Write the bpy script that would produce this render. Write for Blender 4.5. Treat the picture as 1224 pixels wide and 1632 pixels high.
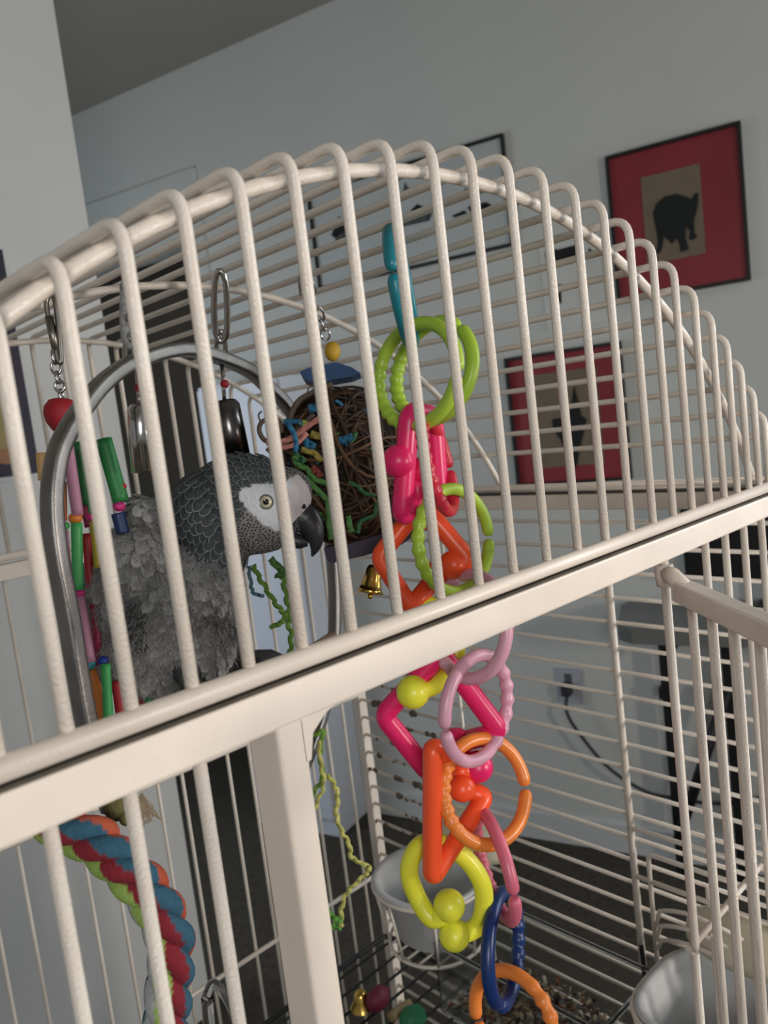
import bpy, bmesh, math, random
from math import sin, cos, pi, radians as rad, sqrt, hypot, atan2
from mathutils import Vector as V, Matrix
from mathutils.bvhtree import BVHTree

for o in list(bpy.data.objects): bpy.data.objects.remove(o, do_unlink=True)
scene = bpy.context.scene
COL = scene.collection
random.seed(7)

# ------------------------------------------------------------------ camera
U = 0.074            # cage drawing unit in metres
ZB = 1.126           # height of the dome's base tube above the floor
FPX = 1260.0
EX = V((1332, -305, FPX)).normalized()
EY = V((-1192, 2, FPX)); EY = (EY - EX * EY.dot(EX)).normalized()
EZ = -EX.cross(EY)
if EZ.y > 0: EZ = -EZ
def c2w(v): return V((EX.dot(v), EY.dot(v), EZ.dot(v)))
CAM = V((0, -2.98 * U, 1.0 * U + ZB))
CR, CU, CF = c2w(V((1, 0, 0))), c2w(V((0, -1, 0))), c2w(V((0, 0, 1)))
cam_d = bpy.data.cameras.new('camera'); cam = bpy.data.objects.new('camera', cam_d); COL.objects.link(cam)
cam.matrix_world = Matrix(((CR.x, CU.x, -CF.x, CAM.x), (CR.y, CU.y, -CF.y, CAM.y), (CR.z, CU.z, -CF.z, CAM.z), (0, 0, 0, 1)))
cam_d.sensor_fit = 'AUTO'; cam_d.sensor_width = 36; cam_d.lens = FPX * 36 / 1632
cam_d.clip_start = 0.01; cam_d.clip_end = 50
cam_d.dof.use_dof = True; cam_d.dof.focus_distance = 0.42; cam_d.dof.aperture_fstop = 15
scene.camera = cam

# ------------------------------------------------------------------ world, lights, exposure
w = bpy.data.worlds.new('world'); scene.world = w; w.use_nodes = True
bg = w.node_tree.nodes['Background']; bg.inputs[0].default_value = (0.88, 0.93, 1.0, 1); bg.inputs[1].default_value = 0.19
def area(name, loc, target, size, sizey, energy, color):
    d = bpy.data.lights.new(name, 'AREA'); d.shape = 'RECTANGLE'; d.size = size; d.size_y = sizey
    d.energy = energy; d.color = color
    o = bpy.data.objects.new(name, d); COL.objects.link(o); o.location = loc
    o.rotation_euler = (V(target) - V(loc)).to_track_quat('-Z', 'Y').to_euler(); return o
area('window_light', (0.85, -1.22, 1.06), (0.28, 0.1, 1.14), 0.13, 0.22, 8.5, (1.0, 0.90, 0.80))
area('side_window_light', (2.12, -0.72, 1.40), (0.3, 0.2, 1.1), 0.9, 1.1, 20, (0.88, 0.95, 1.0))
area('cabinet_fill_light', (0.05, 2.05, 1.15), (1.45, 1.75, 0.75), 0.6, 0.9, 6, (0.80, 0.90, 1.0))  # unseen bluish fill, added behind the left wall to brighten the cabinet
area('left_fill_light', (-0.55, -1.05, 1.35), (0.3, 0.3, 1.1), 0.45, 0.45, 6.5, (1.0, 0.985, 0.94))  # unseen soft fill, added front left to even out the key on the rail
vs = scene.view_settings; vs.view_transform = 'Standard'; vs.look = 'None'; vs.gamma = 1; vs.exposure = 0.17
vs.use_curve_mapping = False

# ------------------------------------------------------------------ pixel helpers (photo 1224 x 1632)
def ray(px, py): return c2w(V((px - 612, py - 816, FPX)))          # depth along the lens axis = 1 per FPX
def at(px, py, d): return CAM + ray(px, py) * (d / FPX)
def onY(px, py, y): r = ray(px, py); return CAM + r * ((y - CAM.y) / r.y)
def onX(px, py, x): r = ray(px, py); return CAM + r * ((x - CAM.x) / r.x)
def onZ(px, py, z): r = ray(px, py); return CAM + r * ((z - CAM.z) / r.z)
def proj(p):
    q = p - CAM; z = q.dot(CF); return 612 + FPX * q.dot(CR) / z, 816 - FPX * q.dot(CU) / z, z
def cg(x, y, z): return V((x * U, y * U, z * U + ZB))               # cage units to world
WD = V((-0.29393, 0.95583, 0)); WN = V((0.95583, 0.29393, 0)); WDIST = 1.91513
def wl(s, z, off=0.0): return WN * (WDIST - off) - WD * s + V((0, 0, z))   # a point on the picture wall

# ------------------------------------------------------------------ materials
MATS = {}
def mat(name, col, rough=0.5, metal=0.0, bump=0, bscale=200, var=0.0, vscale=8, spec=0.5, sss=0, trans=0, coat=0, attr=None, col2=None):
    if name in MATS: return MATS[name]
    m = bpy.data.materials.new(name); m.use_nodes = True; nt = m.node_tree; b = nt.nodes['Principled BSDF']
    b.inputs['Base Color'].default_value = (*col, 1); b.inputs['Roughness'].default_value = rough
    b.inputs['Metallic'].default_value = metal; b.inputs['Specular IOR Level'].default_value = spec
    if sss: b.inputs['Subsurface Weight'].default_value = sss; b.inputs['Subsurface Radius'].default_value = (.006, .004, .003)
    if trans: b.inputs['Transmission Weight'].default_value = trans; b.inputs['IOR'].default_value = 1.3
    if coat: b.inputs['Coat Weight'].default_value = coat
    tc = nt.nodes.new('ShaderNodeTexCoord')
    if attr:
        a = nt.nodes.new('ShaderNodeVertexColor'); a.layer_name = attr
        src = a.outputs['Color']
        if var:
            n = nt.nodes.new('ShaderNodeTexNoise'); n.inputs['Scale'].default_value = vscale; n.inputs['Detail'].default_value = 6
            nt.links.new(tc.outputs['Object'], n.inputs['Vector'])
            r = nt.nodes.new('ShaderNodeMapRange'); r.inputs[3].default_value = 1 - var; r.inputs[4].default_value = 1 + var
            nt.links.new(n.outputs['Fac'], r.inputs[0])
            x = nt.nodes.new('ShaderNodeVectorMath'); x.operation = 'SCALE'
            nt.links.new(src, x.inputs[0]); nt.links.new(r.outputs[0], x.inputs['Scale']); src = x.outputs[0]
        nt.links.new(src, b.inputs['Base Color'])
    elif var:
        n = nt.nodes.new('ShaderNodeTexNoise'); n.inputs['Scale'].default_value = vscale; n.inputs['Detail'].default_value = 5
        nt.links.new(tc.outputs['Object'], n.inputs['Vector'])
        r = nt.nodes.new('ShaderNodeValToRGB')
        c2 = col2 or tuple(c * (1 - var) for c in col)
        r.color_ramp.elements[0].color = (*c2, 1); r.color_ramp.elements[0].position = 0.35
        r.color_ramp.elements[1].color = (*col, 1); r.color_ramp.elements[1].position = 0.62
        nt.links.new(n.outputs['Fac'], r.inputs[0]); nt.links.new(r.outputs[0], b.inputs['Base Color'])
    if bump:
        n = nt.nodes.new('ShaderNodeTexNoise'); n.inputs['Scale'].default_value = bscale; n.inputs['Detail'].default_value = 3
        nt.links.new(tc.outputs['Object'], n.inputs['Vector'])
        bp = nt.nodes.new('ShaderNodeBump'); bp.inputs['Strength'].default_value = bump; bp.inputs['Distance'].default_value = 0.001
        nt.links.new(n.outputs['Fac'], bp.inputs['Height']); nt.links.new(bp.outputs[0], b.inputs['Normal'])
    MATS[name] = m; return m

PAINT2 = mat('cream_powder_coat_rail', (0.84, 0.745, 0.655), 0.36, bump=0.10, bscale=700, var=0.06, vscale=25, col2=(0.78, 0.69, 0.60))
PAINT = mat('cream_powder_coat', (0.80, 0.735, 0.655), 0.27, bump=0.35, bscale=900, var=0.10, vscale=30, col2=(0.74, 0.66, 0.58))
WALL = mat('pale_blue_wall_paint', (0.595, 0.615, 0.59), 0.85, bump=0.1, bscale=300, var=0.04, vscale=3)
WHITEWALL = mat('white_wall_paint', (0.66, 0.66, 0.65), 0.85, bump=0.15, bscale=250, var=0.04, vscale=4)
CEIL = mat('grey_ceiling_paint', (0.31, 0.295, 0.26), 0.95, var=0.05, vscale=3)
FLOOR = mat('dark_brown_carpet', (0.064, 0.055, 0.041), 0.95, bump=0.6, bscale=400, var=0.35, vscale=60)
TRIM = mat('white_gloss_trim', (0.62, 0.64, 0.64), 0.45)
HALL = mat('dark_hall_paint', (0.48, 0.445, 0.39), 0.9)
CHROME = mat('polished_steel', (0.62, 0.61, 0.60), 0.16, 1.0, var=0.15, vscale=40)
BRUSH = mat('brushed_steel', (0.34, 0.325, 0.315), 0.42, 1.0, bump=0.15, bscale=500, var=0.2, vscale=60)
BLACKM = mat('black_metal', (0.012, 0.012, 0.013), 0.45)
GOLD = mat('brass_bell_metal', (0.72, 0.48, 0.12), 0.2, 1.0)
def plastic(name, c, r=0.32, s=0.15): return mat('plastic_' + name, c, r, sss=s, bump=0.06, bscale=300)
def wood(name, c): return mat('dyed_wood_' + name, c, 0.6, var=0.25, vscale=60, bump=0.2, bscale=300)

# ------------------------------------------------------------------ geometry collector
class G:
    def __init__(s): s.v = []; s.f = []; s.flat = set(); s.c = None
    def add(s, vs, fs, flat=False):
        o = len(s.v); s.v += [V(p) for p in vs]
        for f in fs:
            if flat: s.flat.add(len(s.f))
            s.f.append([o + i for i in f])
        return s
    def tube(s, pts, r, n=10, closed=False, caps=True, sx=1.0, sy=1.0, ref=None, sq=2.0):
        pts = [V(p) for p in pts]; N = len(pts)
        rs = r if isinstance(r, (list, tuple)) else [r] * N
        T = []
        for i in range(N):
            if closed: t = pts[(i + 1) % N] - pts[i - 1]
            else: t = pts[min(i + 1, N - 1)] - pts[max(i - 1, 0)]
            T.append(t.normalized() if t.length > 1e-12 else V((0, 0, 1)))
        if ref is None:
            ref = V((0, 0, 1)) if abs(T[0].z) < 0.9 else V((1, 0, 0))
            A = (ref - T[0] * ref.dot(T[0])).normalized(); fr = [A]
            for i in range(1, N):
                a = fr[-1]; a = a - T[i] * a.dot(T[i]); fr.append(a.normalized())
        else:
            ref = V(ref); fr = [(ref - t * ref.dot(t)).normalized() for t in T]
        vs = []
        for i in range(N):
            a = fr[i]; b = T[i].cross(a)
            for k in range(n):
                th = 2 * pi * k / n; w_ = (abs(cos(th)) ** sq + abs(sin(th)) ** sq) ** (-1 / sq)
                vs.append(pts[i] + (a * cos(th) * sx + b * sin(th) * sy) * rs[i] * w_)
        fs = []
        M = N if closed else N - 1
        for i in range(M):
            j = (i + 1) % N
            for k in range(n):
                fs.append((i * n + k, i * n + (k + 1) % n, j * n + (k + 1) % n, j * n + k))
        s.add(vs, fs)
        if not closed and caps:
            o = len(s.v) - N * n
            s.flat.add(len(s.f)); s.f.append([o + k for k in reversed(range(n))])
            s.flat.add(len(s.f)); s.f.append([o + (N - 1) * n + k for k in range(n)])
        return s
    def rod(s, a, b, r, n=10): return s.tube([a, b], r, n)
    def box(s, c, ax, ay, az, bev=0.0):
        c = V(c); ax, ay, az = V(ax), V(ay), V(az)
        bm = bmesh.new(); bmesh.ops.create_cube(bm, size=2)
        L = (ax.length, ay.length, az.length)
        for q in bm.verts: q.co = V((q.co.x * L[0], q.co.y * L[1], q.co.z * L[2]))
        if bev: bmesh.ops.bevel(bm, geom=bm.edges[:] , offset=bev, segments=2, affect='EDGES', profile=0.5)
        nx, ny, nz = ax.normalized(), ay.normalized(), az.normalized()
        bm.verts.index_update()
        s.add([c + nx * q.co.x + ny * q.co.y + nz * q.co.z for q in bm.verts], [[q.index for q in f.verts] for f in bm.faces], flat=True)
        bm.free(); return s
    def ell(s, c, ax, ay, az, nu=16, nv=10):
        c = V(c); vs = [c + V(az)]; fs = []
        for i in range(1, nv):
            th = pi * i / nv
            for k in range(nu):
                ph = 2 * pi * k / nu
                vs.append(c + V(ax) * sin(th) * cos(ph) + V(ay) * sin(th) * sin(ph) + V(az) * cos(th))
        vs.append(c - V(az)); L = len(vs) - 1
        for k in range(nu):
            fs.append((0, 1 + k, 1 + (k + 1) % nu)); fs.append((L, L - nu + (k + 1) % nu, L - nu + k))
        for i in range(nv - 2):
            for k in range(nu):
                a = 1 + i * nu; fs.append((a + k, a + nu + k, a + nu + (k + 1) % nu, a + (k + 1) % nu))
        return s.add(vs, fs)
    def ball(s, c, r, nu=16, nv=10): return s.ell(c, V((r, 0, 0)), V((0, r, 0)), V((0, 0, r)), nu, nv)
    def lathe(s, c, prof, n=24, ax=V((1, 0, 0)), ay=V((0, 1, 0)), az=V((0, 0, 1)), sup=2.0):
        # prof: list of (radius, height); sup > 2 makes a rounded-square plan
        c = V(c); vs = []; fs = []
        for (r, h) in prof:
            for k in range(n):
                t = 2 * pi * k / n; q = (abs(cos(t)) ** sup + abs(sin(t)) ** sup) ** (-1 / sup)
                vs.append(c + ax * r * cos(t) * q + ay * r * sin(t) * q + az * h)
        for i in range(len(prof) - 1):
            for k in range(n):
                fs.append((i * n + k, i * n + (k + 1) % n, (i + 1) * n + (k + 1) % n, (i + 1) * n + k))
        return s.add(vs, fs)
    def prism(s, pts, off):
        pts = [V(p) for p in pts]; n = len(pts); off = V(off)
        return s.add(pts + [p + off for p in pts], [list(range(n))[::-1], [n + i for i in range(n)]] + [(i, (i + 1) % n, n + (i + 1) % n, n + i) for i in range(n)], flat=True)
    def strip(s, pts, wv, th=0.0004):
        # ribbon of real thickness along pts, wv = half-width vectors
        pts = [V(p) for p in pts]; vs = []; fs = []
        for i, p in enumerate(pts):
            q = wv[i] if isinstance(wv, list) else wv
            t = (pts[min(i + 1, len(pts) - 1)] - pts[max(0, i - 1)]).normalized(); nn = t.cross(q).normalized() * th
            vs += [p - q - nn, p + q - nn, p + q + nn, p - q + nn]
        for i in range(len(pts) - 1):
            for k in range(4): fs.append((4 * i + k, 4 * i + (k + 1) % 4, 4 * i + 4 + (k + 1) % 4, 4 * i + 4 + k))
        fs.append((3, 2, 1, 0)); L = 4 * (len(pts) - 1); fs.append((L, L + 1, L + 2, L + 3))
        return s.add(vs, fs)

ORG = {}
def thing(name, label, cat, base, group=None):
    o = bpy.data.objects.new(name, None); COL.objects.link(o); o.location = base; o.empty_display_size = 0.02
    ORG[o] = V(base); o['label'] = label; o['category'] = cat
    if group: o['group'] = group
    return o
def build(name, g, m, parent=None, base=None, label=None, cat=None, group=None, kind=None, smooth=True):
    me = bpy.data.meshes.new(name)
    org = ORG[parent] if parent is not None else (V(base) if base is not None else V((0, 0, 0)))
    me.from_pydata([tuple(p - org) for p in g.v], [], g.f)
    if smooth:
        sm = [i not in g.flat for i in range(len(g.f))]; me.polygons.foreach_set('use_smooth', sm)
    bm = bmesh.new(); bm.from_mesh(me); bmesh.ops.recalc_face_normals(bm, faces=bm.faces); bm.to_mesh(me); bm.free()
    if g.c:
        a = me.color_attributes.new('Col', 'FLOAT_COLOR', 'POINT')
        a.data.foreach_set('color', [x for c in g.c for x in (*c, 1.0)])
    me.materials.append(m)
    o = bpy.data.objects.new(name, me); COL.objects.link(o); ORG[o] = org
    if parent is not None: o.parent = parent
    else: o.location = org
    if label: o['label'] = label
    if cat: o['category'] = cat
    if group: o['group'] = group
    if kind: o['kind'] = kind
    return o
def struct(name, g, m): return build(name, g, m, kind='structure')
def fillet(pts, r, n=5, closed=False):
    pts = [V(p) for p in pts]; N = len(pts); out = []
    for i in range(N):
        if not closed and i in (0, N - 1): out.append(pts[i]); continue
        p = pts[i]; a = pts[i - 1] - p; b = pts[(i + 1) % N] - p
        d = min(r, a.length * .48, b.length * .48); A = p + a.normalized() * d; B = p + b.normalized() * d
        for k in range(n + 1):
            t = k / n; out.append(A * (1 - t) ** 2 + p * 2 * t * (1 - t) + B * t * t)
    return out
def spline(pts, n=6, closed=False):
    pts = [V(p) for p in pts]; N = len(pts); out = []
    M = N if closed else N - 1
    for i in range(M):
        p0 = pts[(i - 1) % N] if closed or i > 0 else pts[0] * 2 - pts[1]
        p1 = pts[i]; p2 = pts[(i + 1) % N]
        p3 = pts[(i + 2) % N] if closed or i < N - 2 else pts[-1] * 2 - pts[-2]
        for k in range(n):
            t = k / n
            out.append(((p1 * 2) + (p2 - p0) * t + (p0 * 2 - p1 * 5 + p2 * 4 - p3) * t * t + (p1 * 3 - p0 - p2 * 3 + p3) * t ** 3) * 0.5)
    if not closed: out.append(pts[-1])
    return out

# ================================================================== THE ROOM
CH = 2.335
g = G(); g.box((0.6, 0.6, -0.02), (3.6, 0, 0), (0, 3.4, 0), (0, 0, 0.02)); struct('floor', g, FLOOR)
g = G(); g.box((0.35, 0.9, CH + 0.02), (3.4, 0, 0), (0, 2.6, 0), (0, 0, 0.02)); struct('ceiling', g, CEIL)
def wallbox(g, s0, s1, z0, z1, t0=-0.10, t1=0.0):
    # slab on the picture wall between s0..s1, z0..z1, from t0 (behind) to t1 (in front of its face)
    c = wl((s0 + s1) / 2, (z0 + z1) / 2, (t0 + t1) / 2)
    g.box(c, WD * (s1 - s0) / 2, V((0, 0, (z1 - z0) / 2)), WN * (t1 - t0) / 2)
DR0, DR1, DRH = -2.30, -1.515, 1.83
g = G(); wallbox(g, DR1, 3.2, 0, CH); wallbox(g, -3.3, DR0, 0, CH); wallbox(g, DR0, DR1, DRH, CH); struct('wall_right', g, WALL)
g = G(); wallbox(g, DR1, DR1 + 0.07, 0, 2.04, 0, 0.014); wallbox(g, DR0 - 0.07, DR0, 0, 2.04, 0, 0.014)
wallbox(g, DR0, DR1, DRH, 2.04, 0, 0.014); struct('trim_1', g, WALL)
# unlit hall behind the doorway
g = G(); wallbox(g, DR0 - 0.3, DR1 + 0.3, 0, CH, -1.35, -1.30); wallbox(g, DR0 - 0.35, DR0 - 0.3, 0, CH, -1.35, -0.10); wallbox(g, DR1 + 0.3, DR1 + 0.35, 0, CH, -1.35, -0.10)
struct('wall_hall', g, HALL)
# white wall that ends beside the doorway
E = at(140, 340, 1.5)
g = G(); g.box((E.x - 1.2, E.y + 0.05, CH / 2), (1.2, 0, 0), (0, 0.05, 0), (0, 0, CH / 2), 0.006); struct('wall_left', g, WHITEWALL)
g = G(); wallbox(g, DR1 + 0.07, 3.2, 0, 0.075, 0, 0.012); struct('baseboard_right', g, TRIM)

# ================================================================== PICTURES ON THE WALL
def frame_picture(label, s0, s1, z0, z1, fw, fd, fcol, matcol, inner, icol):
    b = wl((s0 + s1) / 2, z0, 0.0)
    t = thing('framed_picture', label, 'picture', b)
    def slab(g, a0, a1, b0, b1, t0, t1): wallbox(g, a0, a1, b0, b1, t0, t1)
    for (a0, a1, b0, b1) in ((s0, s1, z1 - fw, z1), (s0, s1, z0, z0 + fw), (s0, s0 + fw, z0 + fw, z1 - fw), (s1 - fw, s1, z0 + fw, z1 - fw)):
        g = G(); slab(g, a0, a1, b0, b1, 0.001, fd); build('frame_rail', g, fcol, t)
    g = G(); slab(g, s0 + fw, s1 - fw, z0 + fw, z1 - fw, 0.001, fd * 0.45); build('mat_board', g, matcol, t)
    if inner:
        a0, a1, b0, b1 = inner
        g = G(); slab(g, a0, a1, b0, b1, fd * .45, fd * .45 + 0.0015); build('art_paper', g, icol, t)
    return t
REDMAT = mat('red_mat_board', (0.27, 0.028, 0.038), 0.4, var=0.12, vscale=6)
TAN = mat('tan_art_paper', (0.185, 0.145, 0.10), 0.7, var=0.12, vscale=30)
PFRAME = mat('black_picture_frame', (0.012, 0.012, 0.012), 0.4)
INK = mat('black_ink', (0.012, 0.015, 0.016), 0.9, var=0.3, vscale=50)
INKG = mat('grey_ink_wash', (0.10, 0.11, 0.12), 0.9, var=0.5, vscale=50)
def ink(parent, pts, off, m=None, name='ink_figure'):
    # pts are photo pixels on the picture wall
    q = []
    for (x, y) in pts:
        r = ray(x, y); tt = (WDIST - off - WN.dot(CAM)) / WN.dot(r); q.append(CAM + r * tt)
    g = G(); g.prism(q, WN * -0.0008); build(name, g, m or INK, parent)
p1 = frame_picture('black-framed red picture with a dark animal on tan paper, upper right', -0.214, 0.075, 1.412, 1.748, 0.007, 0.018, PFRAME, REDMAT, (-0.140, -0.013, 1.488, 1.683), TAN)
ink(p1, [(1041, 340), (1046, 325), (1060, 313), (1078, 309), (1093, 313), (1102, 318), (1107, 309), (1113, 307), (1113, 320), (1110, 338), (1106, 352), (1107, 370), (1111, 378), (1103, 383), (1098, 381), (1100, 368), (1094, 360), (1092, 378), (1098, 397), (1085, 402), (1083, 388), (1078, 379), (1071, 389), (1064, 381), (1058, 376), (1056, 392), (1052, 403), (1046, 404), (1049, 385), (1046, 366), (1043, 352)], 0.0115)
p2 = frame_picture('black-framed red picture with a dark figure on tan paper, lower down behind the bars', -0.507, -0.215, 0.991, 1.324, 0.007, 0.026, PFRAME, REDMAT, (-0.440, -0.278, 1.035, 1.272), TAN)
ink(p2, [(915, 615), (922, 640), (926, 662), (935, 668), (930, 690), (924, 715), (920, 738), (915, 748), (908, 735), (902, 720), (893, 700), (882, 685), (880, 668), (894, 666), (906, 660), (911, 640)], 0.0150)
PAPERW = mat('off_white_art_paper', (0.50, 0.535, 0.535), 0.6, var=0.05, vscale=10)
p3 = frame_picture('thin black-framed white picture with small ink figures behind the cage dome', -1.045, -0.455, 1.598, 1.868, 0.007, 0.016, PFRAME, PAPERW, None, None)
for pts in ([(655, 335), (665, 325), (676, 330), (676, 340), (664, 346), (650, 352)], [(745, 330), (760, 325), (775, 322), (784, 327), (772, 335), (750, 338)], [(720, 344), (740, 335), (745, 340), (725, 347)], [(645, 290), (652, 300), (648, 318), (642, 310)], [(540, 345), (552, 350), (560, 366), (545, 372), (535, 380), (528, 375)], [(742, 300), (750, 305), (746, 312), (738, 308)]):
    ink(p3, pts, 0.0075, random.choice((INK, INK, INKG)))
for pts in ([(635, 348), (690, 338), (684, 352), (640, 362)], [(536, 372), (570, 368), (560, 382), (534, 386)]): ink(p3, pts, 0.0075, INKG)
b = wl(-0.33, 1.40, 0)
p4 = thing('ink_drawing', 'unframed pale drawing of a black and white animal between the framed pictures', 'drawing', b)
g = G(); wallbox(g, -0.395, -0.245, 1.375, 1.60, 0.001, 0.003); build('art_paper', g, mat('pale_drawing_paper', (0.62, 0.635, 0.61), 0.8, var=0.03, vscale=10), p4)
ink(p4, [(868, 404), (880, 395), (888, 398), (918, 390), (926, 400), (918, 414), (893, 424), (872, 418)], 0.0032)
ink(p4, [(930, 372), (938, 360), (947, 362), (950, 370), (941, 374)], 0.0032); ink(p4, [(888, 455), (894, 452), (895, 484), (890, 482)], 0.0032); ink(p4, [(938, 395), (948, 402), (945, 410), (938, 404)], 0.0032)

# ------------------------------------------------------------------ poster on the white wall, far left
def lw(px, py, off=0.0): return onY(px, py, E.y - off)
t = thing('poster', 'dark blue poster with a yellow shape on the white wall at the left edge', 'poster', lw(20, 765))
a, b2, c_, d_ = lw(-60, 392, .002), lw(20, 384, .002), lw(64, 748, .002), lw(-60, 768, .002)
x1 = lw(8, 380).x + 0.0; zt = lw(0, 395).z; zb = lw(35, 764).z; x0 = x1 - 0.34
g = G(); g.box(((x0 + x1) / 2, E.y - .002, (zt + zb) / 2), ((x1 - x0) / 2, 0, 0), (0, .0018, 0), (0, 0, (zt - zb) / 2)); build('white_border', g, mat('poster_white', (.62, .62, .62), .6), t)
g = G(); g.box(((x0 + x1) / 2 - .004, E.y - .0048, (zt + zb) / 2 + .002), ((x1 - x0) / 2 - .006, 0, 0), (0, .001, 0), (0, 0, (zt - zb) / 2 - .006)); build('printed_ground', g, mat('poster_navy', (.010, .013, .035), .6, var=.6, vscale=22, col2=(.03, .014, .03)), t)
def pshape(pts, off, col, name): 
    g = G(); g.prism([lw(x, y, off) for x, y in pts], (0, -.0006, 0)); build(name, g, mat(*col), t)
pshape([(-30, 660), (-18, 640), (0, 632), (14, 636), (22, 650), (27, 675), (30, 700), (27, 712), (-30, 722)], .0062, ('poster_yellow', (.30, .24, .09), .6), 'yellow_shape')
pshape([(5, 650), (9, 645), (15, 647), (22, 664), (26, 688), (24, 702), (18, 704), (11, 690), (6, 668)], .0070, ('poster_dark_oval', (.03, .032, .035), .6), 'dark_oval')
pshape([(-30, 722), (30, 712), (34, 725), (30, 737), (10, 740), (-30, 735)], .0062, ('poster_tan', (.32, .15, .07), .6), 'tan_band')

# ------------------------------------------------------------------ white cabinet by the doorway
t = thing('white_cabinet', 'tall narrow white cabinet against the wall beside the dark doorway', 'cabinet', wl(-1.26, 0, .1))
CABM = mat('white_enamel', (0.70, 0.74, 0.82), 0.35)
g = G(); wallbox(g, -1.41, -1.112, 0.0, 1.365, 0.015, 0.17); build('body', g, CABM, t)
g = G(); wallbox(g, -1.402, -1.12, 0.06, 1.355, 0.172, 0.186); dd = build('door', g, CABM, t)
g = G(); wallbox(g, -1.16, -1.145, 0.7, 0.82, 0.186, 0.205); build('handle', g, CHROME, dd)

# ------------------------------------------------------------------ table, monitor, socket, cable
GREYT = mat('grey_laminate', (0.16, 0.165, 0.165), 0.5)
t = thing('folding_table', 'small grey-topped table with black metal legs by the wall', 'table', wl(0.05, 0, .2))
g = G(); q = [wl(-0.235, .655, .02), wl(-0.255, .655, .07), wl(-0.225, .655, .24), wl(-0.19, .655, .27), wl(0.50, .655, .27), wl(0.50, .655, .02)]
g.prism(q, (0, 0, .035)); build('table_top', g, GREYT, t)
for s in (-0.165, -0.025, 0.42):
    g = G(); g.box(wl(s, .327, .06), WD * .011, WN * .011, (0, 0, .327)); build('leg', g, BLACKM, t)
g = G(); g.tube([wl(-0.165, .10, .09), wl(-0.025, .50, .09)], .013, 8); build('brace', g, BLACKM, t)
g = G(); g.tube([wl(-0.15, .58, .12), wl(-0.09, .655, .12)], .007, 8); build('brace', g, BLACKM, t)
g = G(); g.box(wl(-.165, .47, .06), WD * .018, WN * .014, (0, 0, .014)); build('leg_clamp', g, BLACKM, t)
t = thing('monitor', 'flat black screen standing on the grey table', 'monitor', wl(.12, .69, .12))
g = G(); g.box(wl(.14, .845, .10), WD * .235, WN * .012, (0, 0, .085), .003); build('screen', g, mat('black_screen', (.006, .006, .007), .35), t)
g = G(); g.box(wl(.14, .725, .10), WD * .03, WN * .01, (0, 0, .036)); build('stand', g, BLACKM, t)
g = G(); g.box(wl(.14, .6945, .10), WD * .09, WN * .06, (0, 0, .004)); build('foot', g, BLACKM, t)
t = thing('wall_socket', 'pale plastic power socket plate low on the wall', 'socket', wl(-.425, .405, 0))
g = G(); wallbox(g, -.460, -.392, .402, .498, 0.0005, .007); build('plate', g, mat('socket_plastic', (.42, .44, .50), .4), t)
g = G(); wallbox(g, -.435, -.417, .462, .484, .007, .009); build('outlet', g, mat('socket_dark', (.1, .1, .11), .5), t)
t = thing('power_cable', 'dark power cable plugged into the wall socket and sagging towards the table', 'cable', wl(-.42, .43, .03))
g = G(); g.box(wl(-.427, .447, .024), WD * .012, WN * .016, (0, 0, .016), .004); build('plug', g, mat('cable_rubber', (.035, .035, .04), .5), t)
g = G(); g.tube(spline([wl(-.427, .432, .03), wl(-.424, .395, .05), wl(-.40, .345, .05), wl(-.33, .255, .05), wl(-.24, .20, .05), wl(-.17, .185, .035), wl(-.08, .18, .03), wl(.02, .205, .03), wl(.12, .25, .03)], 8), .0045, 8); build('cord', g, MATS['cable_rubber'], t)
#@@CAGE@@
# ================================================================== THE BIRDCAGE
XR, XL, YB = 8.2, -0.30, 7.0
cage = thing('birdcage', 'large cream wire birdcage with an arched dome top and its front door open', 'birdcage', cg(3.95, 3.5, 0) - V((0, 0, ZB)))
def ztop(x): return -2.47 + sqrt(max(0.01, 25 - (x - 3.95) ** 2))
XB = [-0.12, 0.09, 0.31, 0.54, 0.775, 1.023, 1.285, 1.560, 1.848, 2.150, 2.463, 2.788, 3.127, 3.465, 3.800, 4.155, 4.515, 4.873, 5.223, 5.561, 5.891, 6.221, 6.545, 6.841, 7.119, 7.377, 7.618, 7.84, 8.03]
RB = 0.00225
for x in XB:
    z = ztop(x); rb = min(0.125, z * .45)
    pts = [cg(x, 0, 0.0), cg(x, 0, z), cg(x, YB, z), cg(x, YB, 0.0)]
    g = G(); g.tube(fillet(pts, rb * U * 1.15, 6), RB, 10); build('dome_bar', g, PAINT, cage)
def arc(y, R, n=48):
    a = math.acos(4.25 / R); return [cg(3.95 + R * cos(a + (pi - 2 * a) * k / n), y, -2.47 + R * sin(a + (pi - 2 * a) * k / n)) for k in range(n + 1)]
for y, r in ((0.30, .0030), (3.53, .0026), (6.70, .0028)):
    g = G(); g.tube(arc(y, 4.925), r, 12); build('arch_rod', g, PAINT, cage)
TZ = -0.047
def tube4(name, z, r, inset=0.0):
    a, b_, c, d = cg(XL + inset, -.022, z), cg(XR - inset, -.022, z), cg(XR - inset, YB, z), cg(XL + inset, YB, z)
    for p, q in ((a, b_), (b_, c), (c, d), (d, a)):
        g = G(); g.rod(p, q, r, 16); build(name, g, PAINT2, cage)
tube4('base_tube', TZ, .0036)
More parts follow.
